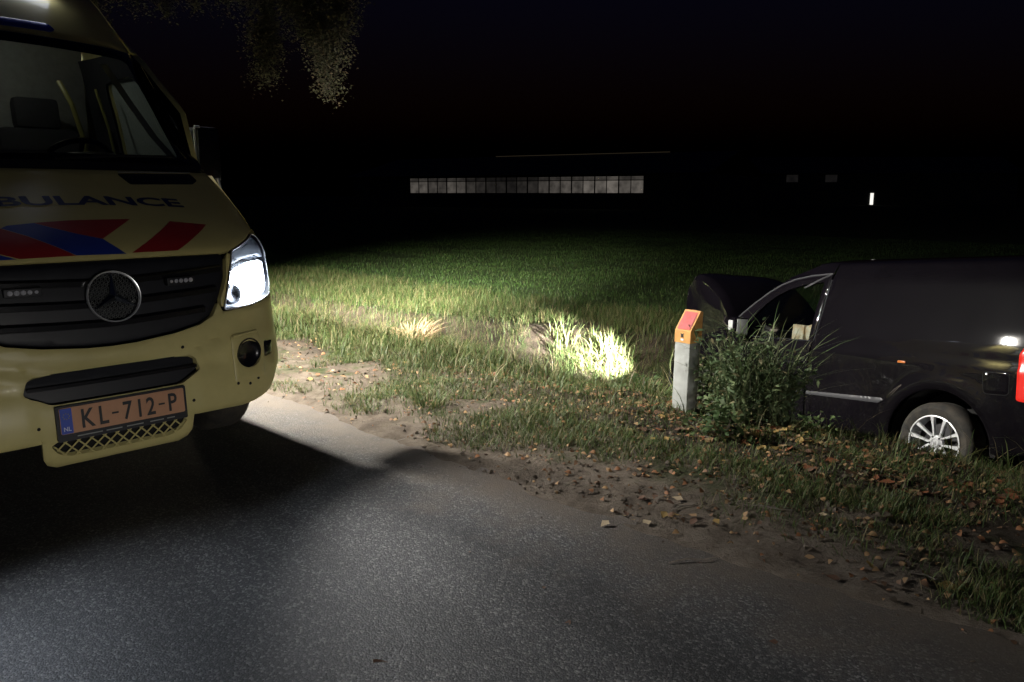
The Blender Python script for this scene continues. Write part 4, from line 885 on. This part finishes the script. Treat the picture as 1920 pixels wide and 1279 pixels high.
def leafmesh(n, centers, size, normals_up=.5, asp=.5, curl=.25, colf=None, cols=None, wts=None):
    """n small folded leaves at the given points"""
    az = rng.uniform(0, 6.283, n); pit = rng.uniform(-.9, .9, n) * (1 - normals_up) + rng.uniform(-.4, .4, n); rol = rng.uniform(-.8, .8, n)
    f = np.stack([np.cos(az) * np.cos(pit), np.sin(az) * np.cos(pit), np.sin(pit)], 1); s0 = np.stack([-np.sin(az), np.cos(az), 0 * az], 1); u = np.cross(f, s0)
    s1 = s0 * np.cos(rol)[:, None] + u * np.sin(rol)[:, None]; u1 = np.cross(f, s1); L_ = size[:, None]
    prof = [(0, 0, 0), (.28, asp * .42, .0), (.62, asp * .44, -.04), (1.0, 0, -.16)]
    V = np.zeros((n, 6, 3))
    V[:, 0] = centers; V[:, 5] = centers + f * L_ - u1 * L_ * curl * .5
    for i, (t, w, c) in enumerate(prof[1:3]):
        V[:, 1 + 2 * i] = centers + f * L_ * t + s1 * L_ * w + u1 * L_ * (curl * w); V[:, 2 + 2 * i] = centers + f * L_ * t - s1 * L_ * w + u1 * L_ * (curl * w)
    o = np.arange(n) * 6
    F = [(3, np.concatenate([np.stack([o, o + 2, o + 1], 1), np.stack([o + 5, o + 3, o + 4], 1)])), (4, np.stack([o + 1, o + 2, o + 4, o + 3], 1))]
    C_ = np.repeat(mixcol(n, cols, wts), 6, axis=0); return V.reshape(-1, 3), F, C_
def tuft_at(name, u, v, z, *a, **k): wx, wy = gpt(u, v, z); return tuft(name, wx, wy, *a, **k)
tuft_at('dead_grass_heap', 770, 592, -.45, 240, .14, .34, .009, .36, 'orange brown heap of dead grass on the far ditch bank', [(.46, .30, .18), (.52, .38, .24), (.34, .21, .12)], (2, 2, 1), (.7, 1.4), cat='dead grass', zup=.10)
tuft_at('long_grass_tuft', 860, 655, -.10, 110, .22, .42, .005, .22, 'arching long grass tuft at the near edge of the ditch, left of the bright clump', GREEN, (1, 2, 3, 3, 3), (.5, 1.3))
tuft_at('long_grass_tuft', 720, 640, -.12, 90, .20, .38, .005, .22, 'long grass tuft on the ditch edge below the dead grass heap', GREEN, (1, 2, 3, 3, 3), (.4, 1.3))
tuft_at('long_grass_tuft', 600, 625, -.12, 120, .20, .40, .005, .30, 'long grass tuft nearest the ambulance headlight', GREEN, (2, 3, 3, 2, 2), (.3, 1.2))
tuft_at('tall_grass_stalk', 962, 660, -.10, 5, .30, .46, .0035, .03, 'lone tall dry grass stalk on the ditch edge in the middle', [(.30, .28, .14)], (1,), (.1, .35))
tuft_at('small_grass_tuft', 805, 765, -.02, 160, .06, .15, .0035, .11, 'small green grass tuft alone on the sandy verge', GREEN, (2, 3, 3, 1, 1), (.2, .9), 4)
tuft_at('grass_clump', 1215, 720, -.06, 220, .12, .32, .0045, .17, 'dense green grass clump just left of the marker post', GREEN, (2, 3, 3, 1, 1), (.2, .9), 4)
tuft_at('dry_straw', 1290, 690, -.1, 26, .45, .80, .004, .14, 'long dry straws leaning around the marker post', [(.30, .27, .13), (.36, .32, .18)], (1, 1), (.4, 1.1))
# leafy weed bush beside the post
bx, by = gpt(1386, 800, -.10); bxr, byr = world2road(bx, by); bz = float(terr(bxr, byr))
bush = empty('weed_bush', (bx, by, bz)); tag(bush, 'leafy green weed bush with long grass blades between marker post and van', 'bush')
right = Vector((1, 0, 0)); back = Vector((.2, 1, 0)).normalized()
stems = []; lc_ = []; ls_ = []
for k in range(46):
    a0 = random.uniform(-.15, .36); b0 = random.uniform(-.14, .22); top = random.uniform(.30, .66) * (1.0 - .9 * max(0, a0 - .05)); lean = random.uniform(-.16, .16) + a0 * .25
    pts = [Vector((a0 + lean * t * t, b0 + .1 * t * random.uniform(-1, 1), top * t)) for t in np.linspace(0, 1, 5)]
    stems.append(pts)
    for j in range(58):
        t = random.uniform(.08, 1.0) ** .8; i0 = min(3, int(t * 4)); p = pts[i0].lerp(pts[i0 + 1], t * 4 - i0)
        lc_.append(p + Vector((random.gauss(0, .035), random.gauss(0, .035), random.gauss(0, .02)))); ls_.append(random.uniform(.025, .065))
sb = B()
for p in stems: sb.tube(p, [.006, .005, .004, .003, .002], 5)
sm = sb.build('stem', 'leafy', bush); at_ = sm.data.attributes.new('tint', 'FLOAT_COLOR', 'POINT'); at_.data.foreach_set('color', np.tile([.10, .12, .05, 1], len(sm.data.vertices)).astype(np.float32))
V, F, C_ = leafmesh(len(lc_), np.array([tuple(p) for p in lc_]), np.array(ls_), .4, .34, .25, None, [(.085, .13, .060), (.11, .16, .075), (.15, .19, .09), (.19, .17, .09)], [3, 3, 2, .5])
lf = link('foliage', fastmesh('foliage', V, F, 'leafy', C_), None, bush); tag(lf, kind='stuff')
n = 270; a = rng.uniform(0, 6.283, n); V, F, C_ = blades(np.stack([rng.uniform(-.12, .30, n), rng.uniform(-.12, .2, n), rng.uniform(0, .28, n)], 1), rng.uniform(.22, .66, n), rng.uniform(.003, .007, n), a, rng.uniform(.2, 1.2, n), mixcol(n, [(.10, .15, .06), (.15, .19, .09), (.20, .22, .12)], [2, 2, 1]), 5, .2)
gb = link('grass_blades', fastmesh('grass_blades', V, F, 'grass', C_), None, bush); tag(gb, kind='stuff')
# low nettles right of the post foot and along the lip in front of the van
def weed(u, v, z, n, hw, h, label):
    wx, wy = gpt(u, v, z); a, b = world2road(wx, wy); zz = float(terr(a, b))
    c = np.stack([rng.normal(0, hw * .5, n), rng.normal(0, hw * .4, n), rng.uniform(.01, h, n)], 1)
    V, F, C_ = leafmesh(n, c, rng.uniform(.03, .07, n), .6, .55, .2, None, [(.05, .085, .03), (.075, .11, .04), (.13, .11, .05)], [3, 3, .8])
    o = empty('low_weed', (wx, wy, zz)); tag(o, label, 'weed'); tag(link('foliage', fastmesh('foliage', V, F, 'leafy', C_), None, o), kind='stuff')
    s0 = B()
    for q in c[::9]: s0.tube([(q[0] * .3, q[1] * .3, -.02), (q[0] * .8, q[1] * .8, q[2] * .6), tuple(q)], [.004, .003, .002], 4)
    tag(s0.build('stem', 'bark', o), kind='stuff')
weed(1345, 830, -.06, 260, .16, .16, 'low leafy weed at the foot of the bush on the road side')
weed(1205, 690, -.10, 300, .20, .26, 'dark leafy weed between the bright clump and the marker post')
weed(1318, 762, -.10, 340, .13, .30, 'leafy weed squeezed between the marker post and the bush')
weed(1520, 770, -.25, 200, .22, .20, 'low weed on the bank under the van door')
# ------------------------------------------------------------------ fallen leaves
leafcols = [('rust', (.26, .085, .030)), ('tan', (.34, .21, .10)), ('ochre', (.38, .25, .075)), ('brown', (.13, .065, .035)), ('pale', (.46, .36, .22))]
for nme, c in leafcols: M['leaf_' + nme] = mat('fallen_leaf_' + nme, c, .75, second=tuple(x * .55 for x in c), vscale=30, bump=.3, bscale=60)
def leaf_shape(kind):
    L_ = 1.0; pts = [(0, 0), (.15, .16), (.35, .30 + .05 * kind), (.60, .26), (.85, .12), (1.0, 0)]
    V = []; F = []
    for t, w in pts: V += [(t - .5, w, .12 * w + .10 * (t - .5) ** 2 * (1 if kind % 2 else -1) + random.uniform(-.02, .05)), (t - .5, 0, -.02 + .10 * (t - .5) ** 2), (t - .5, -w, .18 * w + random.uniform(-.02, .05))]
    for i in range(5): F += [(3 * i, 3 * i + 3, 3 * i + 4, 3 * i + 1), (3 * i + 1, 3 * i + 4, 3 * i + 5, 3 * i + 2)]
    me = bpy.data.meshes.new('fallen_leaf'); me.from_pydata(V, [], F); me.polygons.foreach_set('use_smooth', [True] * len(F)); return me
shapes = {}
for nme, _ in leafcols:
    for k in range(3): me = leaf_shape(k); me.materials.append(M['leaf_' + nme]); shapes[(nme, k)] = me
lab = {'rust': 'rust red fallen leaf lying on the verge', 'tan': 'tan fallen leaf lying on the verge', 'ochre': 'yellow ochre fallen leaf lying on the verge', 'brown': 'dark brown fallen leaf lying on the verge', 'pale': 'pale cream fallen leaf lying on the verge'}
def drop(u, v, size, names, place=None):
    wx, wy = gpt(u, v, -.03); a, b = world2road(wx, wy)
    nme = random.choice(names); o = bpy.data.objects.new('fallen_leaf', shapes[(nme, random.randrange(3))]); COL.objects.link(o)
    z = max(float(terr(a, b)), -.02 if a < 1.5 else -9); o.location = (wx, wy, z + .012); o.scale = (size,) * 3; o.rotation_euler = (random.uniform(-.4, .4), random.uniform(-.4, .4), random.uniform(0, 6.28))
    place = place or 'on the asphalt of the road'; tag(o, lab[nme].replace('on the verge', place), 'leaf', nme + ' leaves ' + place)
for (u0, u1, v0, v1, n, sz, nm, place) in [(520, 760, 665, 740, 22, .055, ['tan', 'ochre', 'pale', 'rust'], 'on the sand just right of the ambulance'), (690, 860, 675, 690, 12, .06, ['rust', 'brown'], 'at the grass edge behind the lone tuft'), (860, 1110, 690, 730, 30, .06, ['tan', 'ochre', 'rust', 'brown'], 'along the grass edge in mid verge'),
    (1110, 1260, 715, 760, 22, .06, ['rust', 'tan', 'brown'], 'left of the marker post foot'), (1150, 1380, 770, 830, 34, .065, ['tan', 'ochre', 'brown', 'rust'], 'in front of the marker post foot'), (1390, 1560, 790, 850, 52, .065, ['rust', 'tan', 'ochre'], 'at the foot of the bush, right'),
    (1480, 1760, 830, 920, 64, .065, ['rust', 'brown', 'tan'], 'on the bank below the van side'), (1740, 1915, 880, 960, 24, .07, ['rust', 'brown'], 'below the van tail light'), (1120, 1700, 850, 1000, 34, .045, ['pale', 'tan', 'brown', 'ochre'], 'on the bare dark verge near the road'), (1500, 1900, 980, 1120, 10, .05, ['tan', 'ochre', 'brown'], 'at the lower right road edge'),
    (760, 1000, 740, 790, 14, .045, ['tan', 'brown', 'pale'], 'on the sand beside the lone tuft')]:
    for _ in range(n): drop(random.uniform(u0, u1), random.uniform(v0, v1), sz * random.uniform(.6, 1.25), nm, place)
for u, v, s_, nm in [(890, 850, .05, ['pale']), (1020, 1112, .025, ['brown']), (880, 1045, .02, ['brown']), (1065, 1180, .035, ['brown']), (1450, 1215, .03, ['brown']), (715, 1262, .07, ['brown']), (1780, 1118, .09, ['ochre']), (1195, 925, .04, ['pale']), (1000, 865, .035, ['tan'])]: drop(u, v, s_, nm)
# crumbled litter too fine to count
n = 20000; x = rng.uniform(1.5, 4.6, n); y = rng.uniform(-4.2, 7, n); k = visible(x, y) & (rng.random(n) < np.interp(x, [1.5, 2.1, 3.2, 4.6], [.25, .6, 1, .8]) * np.interp(y, [-.5, 1.5], [1, .22])); x, y = x[k], y[k]; n = len(x)
V, F, C_ = leafmesh(n, np.stack([x, y, terr(x, y) + .006], 1), rng.uniform(.012, .042, n), .85, .7, .5, None, [(.24, .11, .05), (.32, .20, .10), (.14, .08, .045), (.06, .045, .03)], [2, 2.5, 3, 2])
tag(place_road_frame(link('leaf_litter', fastmesh('leaf_litter', V, F, 'dry', C_))), 'crumbled brown leaf litter scattered over the verge', 'leaf litter', kind='stuff')
# clods of dirt along the road edge
def clod(n, x0, x1, y0, y1, smin, smax):
    b = B()
    for _ in range(n):
        x, y = random.uniform(x0, x1), random.uniform(y0, y1); x += float(edge_x(y)); z = max(float(terr(x, y)), -.03); s_ = random.uniform(smin, smax); q = [Vector((random.gauss(0, 1), random.gauss(0, 1), random.gauss(0, .6))).normalized() * s_ for _ in range(7)]
        bm = bmesh.new(); vs2 = [bm.verts.new(p + Vector((x, y, z + s_ * .3))) for p in q]; r_ = bmesh.ops.convex_hull(bm, input=vs2); bm.verts.index_update(); bm.verts.ensure_lookup_table()
        b.add([v.co for v in bm.verts], [[v.index for v in f.verts] for f in bm.faces]); bm.free()
    return b
M['clod'] = mat('dark_soil_clod', (.045, .034, .025), .95, second=(.12, .095, .07), vscale=30)
o = place_road_frame(clod(900, -.25, 1.6, -4.2, 6, .004, .018).build('soil_crumbs', 'clod', None, False)); tag(o, 'small soil crumbs and grit along the road edge', 'soil', kind='stuff')
for u, v, az, L_ in ((1285, 950, .5, .16), (1440, 960, -.3, .22), (1300, 1045, .2, .2), (1740, 1085, -.6, .12)):
    wx, wy = gpt(u, v, 0); a, b = world2road(wx, wy); z = max(float(terr(a, b)), -.02) + .008
    o = B().tube([(-L_ / 2, 0, 0), (-.1 * L_, .01, .004), (.2 * L_, -.006, .002), (L_ / 2, .008, 0)], [.003, .0035, .003, .0015], 6).build('twig', 'bark'); o.location = (wx, wy, z); o.rotation_euler = (0, 0, az); tag(o, 'thin dark twig lying at the road edge', 'twig', 'twigs at the road edge')

# ------------------------------------------------------------------ tree behind the ambulance
tx, ty_ = -5.35, 10.6; ta, tb = world2road(tx, ty_); tz = float(terr(ta, tb))
tree = empty('roadside_tree', (tx, ty_, tz)); tag(tree, 'roadside tree behind the ambulance with twigs hanging over it', 'tree')
tk = B(); tp = [Vector((.05 * math.sin(i * .9), .04 * math.cos(i * 1.3), i * .8 - .3)) for i in range(11)]
tk.tube(tp, [.30, .25, .23, .215, .20, .19, .18, .165, .14, .11, .07], 14).build('trunk', 'bark', tree)
cl = []; cs = []; lb = B()
def limb(p0, p1, r0, depth, sag=.0):
    p0, p1 = Vector(p0), Vector(p1); n_ = 6; pts = [p0.lerp(p1, t) + Vector((random.gauss(0, .04), random.gauss(0, .04), -sag * t * t + .15 * math.sin(t * 3.1))) for t in np.linspace(0, 1, n_)]
    lb.tube(pts, [r0 * (1 - .8 * t) for t in np.linspace(0, 1, n_)], 6)
    return pts
def twig_leaves(pts, n, spread, smin=.04, smax=.075):
    for _ in range(n):
        i = random.randrange(len(pts) - 1); p = pts[i].lerp(pts[i + 1], random.random()); cl.append(p + Vector((random.gauss(0, spread), random.gauss(0, spread), random.gauss(0, spread)))); cs.append(random.uniform(smin, smax))
W2 = lambda wx, wy, wz: Vector((wx - tx, wy - ty_, wz - tz))
for k in range(14):
    a0 = k * 2.4; h = 3.6 + k * .32; r_ = random.uniform(1.8, 3.0) * (1 - k * .025)
    e = Vector((r_ * math.cos(a0), r_ * math.sin(a0), h + random.uniform(.5, 1.4)))
    if e.z < 4.6 + .25 * e.x: e.z += 1.0
    p = limb((0, 0, h), e, .05, 0)
    for j in range(5):
        q = p[2 + j % 4]; e2 = q + Vector((random.gauss(0, .6), random.gauss(0, .6), random.gauss(.2, .4))); pp = limb(q, e2, .018, 1); twig_leaves(pp, 60, .13)
# the two twigs that hang into view, and the fringe above the roof
main = limb((0, 0, 4.3), W2(-2.35, 9.2, 4.75), .05, 0); main2 = limb((0, 0, 4.6), W2(-3.4, 9.6, 4.6), .04, 0)
for (u0, v0, u1, v1, dist, n, sp) in [(520, -60, 528, 60, 9.3, 70, .045), (528, 60, 515, 150, 9.3, 120, .075), (560, -50, 600, 60, 9.2, 150, .10), (600, 50, 640, 170, 9.2, 190, .075), (640, -20, 655, 120, 9.2, 80, .06), (610, -50, 610, 60, 9.4, 120, .12), (320, -30, 350, 25, 9.8, 50, .06), (385, -40, 405, 20, 9.8, 40, .05), (215, -60, 225, 20, 10.0, 60, .09), (245, -60, 250, 5, 10.0, 30, .06), (560, -40, 575, 30, 9.3, 140, .12), (430, -50, 440, 10, 9.6, 60, .09), (280, -50, 300, 15, 9.9, 50, .08), (470, -40, 500, 20, 9.5, 60, .08), (650, -60, 665, 40, 9.1, 110, .10)]:
    def pt(u, v): return W2((u - 960) / 1500 * dist / math.cos(.0), dist, 1.4 + dist * math.tan(math.atan((639.5 - v) / 1500) - math.atan(277.5 / 1500)))
    p = limb(pt(u0, v0), pt(u1, v1), .017, 0)
    for _k in range(6):
        q = p[random.randrange(1, 6)]; pp = limb(q, q + Vector((random.gauss(0, .12), random.gauss(0, .1), random.gauss(-.12, .1))), .006, 1); twig_leaves(pp, int(n * .35), .03, .018, .040); twig_leaves(p, int(n * 4.2), sp * 1.15, .018, .040)
lb.build('branch', 'twig_bark', tree)
V, F, C_ = leafmesh(len(cl), np.array([tuple(p) for p in cl]), np.array(cs), .3, .6, .25, None, [(.050, .052, .030), (.066, .062, .036), (.085, .066, .042)], [3, 3, 1.5])
tag(link('crown', fastmesh('crown', V, F, 'leafy', C_), None, tree), kind='stuff')

# ------------------------------------------------------------------ far farm buildings
def barn(p0, p1, depth, zg, eave, ridge):
    p0, p1 = Vector(p0), Vector(p1); d = (p1 - p0); L_ = d.length; ang = math.atan2(d.y, d.x); e = empty('barn', (p0.x, p0.y, zg), (0, 0, ang)); return e, L_
bn, BL = barn((-24.0, 120.3, 0), (21.5, 93.3, 0), 22, -.6, 4.3, 7.5)
tag(bn, 'long dark barn across the field with a row of lit window panels', 'barn')
def wallbox(name, c, size, m, parent): return B().box(c, size).build(name, m, parent, False)
i0 = (Vector((-14.95, 115.0)) - Vector((-24.0, 120.3))).length; i1 = (Vector((15.3, 97.0)) - Vector((-24.0, 120.3))).length
wallbox('lower_wall', (BL / 2, 1.0, .98), (BL, .3, 2.0), 'barn_wall', bn)
wallbox('wall', (i0 / 2, 1.0, 3.1), (i0 - .02, .3, 2.2), 'barn_wall', bn); wallbox('wall', ((i1 + BL) / 2, 1.0, 3.1), (BL - i1 - .02, .3, 2.2), 'barn_wall', bn); wallbox('eave_wall', (BL / 2, 1.0, 4.2), (BL, .28, .34), 'barn_wall', bn)
mk('roof', [(-1, .2, 4.3), (BL + 1, .2, 4.3), (BL + 1, 13, 7.3), (-1, 13, 7.3), (BL + 1, 26, 4.3), (-1, 26, 4.3)], [(0, 1, 2, 3), (3, 2, 4, 5)], 'barn_roof', bn, False)
wallbox('gable', (0, 13, 2.1), (.3, 24, 4.3), 'barn_wall', bn); wallbox('gable', (BL, 13, 2.1), (.3, 24, 4.3), 'barn_wall', bn)
wallbox('rear_wall', (BL / 2, 25, 2.1), (BL, .3, 4.3), 'barn_wall', bn)
npan = 22; pw = (i1 - i0) / npan
for k in range(npan):
    o = wallbox('lit_panel', (i0 + pw * (k + .5), 1.05, 3.0), (pw - .05, .1, 1.98), 'barn_light', bn)
    t = k / (npan - 1); o['glow'] = float(.42 * (.34 - .28 * math.exp(-((t - .45) / .22) ** 2)) * (.55 + .6 * random.random()) * (1 + .5 * (t > .75)))
    o2 = wallbox('half_drawn_curtain', (i0 + pw * (k + .5), 1.02, 3.72), (pw - .05, .1, .50), 'barn_light', bn); o2['glow'] = o['glow'] * .45
    wallbox('mullion', (i0 + pw * k, .92, 3.0), (.07 if k % 2 else .13, .12, 2.0), 'barn_frame', bn)
wallbox('transom', ((i0 + i1) / 2, .91, 3.55), (i1 - i0, .08, .07), 'barn_frame', bn)
wallbox('lit_ridge', (i0 + 20.5, 13, 7.36), (27, .4, .07), 'ridge_light', bn)
sh = empty('shed', (52, 135, -.62), (0, 0, R(-4))); tag(sh, 'dark farm shed far right with one bright open doorway', 'shed')
wallbox('wall', (8, 1, 2.6), (46, .3, 5.2), 'barn_wall', sh); mk('roof', [(-16, .2, 5.2), (32, .2, 5.2), (32, 9, 8.2), (-16, 9, 8.2), (32, 18, 5.2), (-16, 18, 5.2)], [(0, 1, 2, 3), (3, 2, 4, 5)], 'barn_roof', sh, False)
dxl = (1620 - 960) / 1500 * 136; wallbox('lit_doorway', (dxl - 52, .80, 1.05), (.50, .1, 1.9), 'door_light', sh)
for u in (1475, 1545):
    o = wallbox('window', ((u - 960) / 1500 * 136 - 52, .80, 4.4), (1.9, .1, 1.2), 'barn_light', sh); o['glow'] = .010
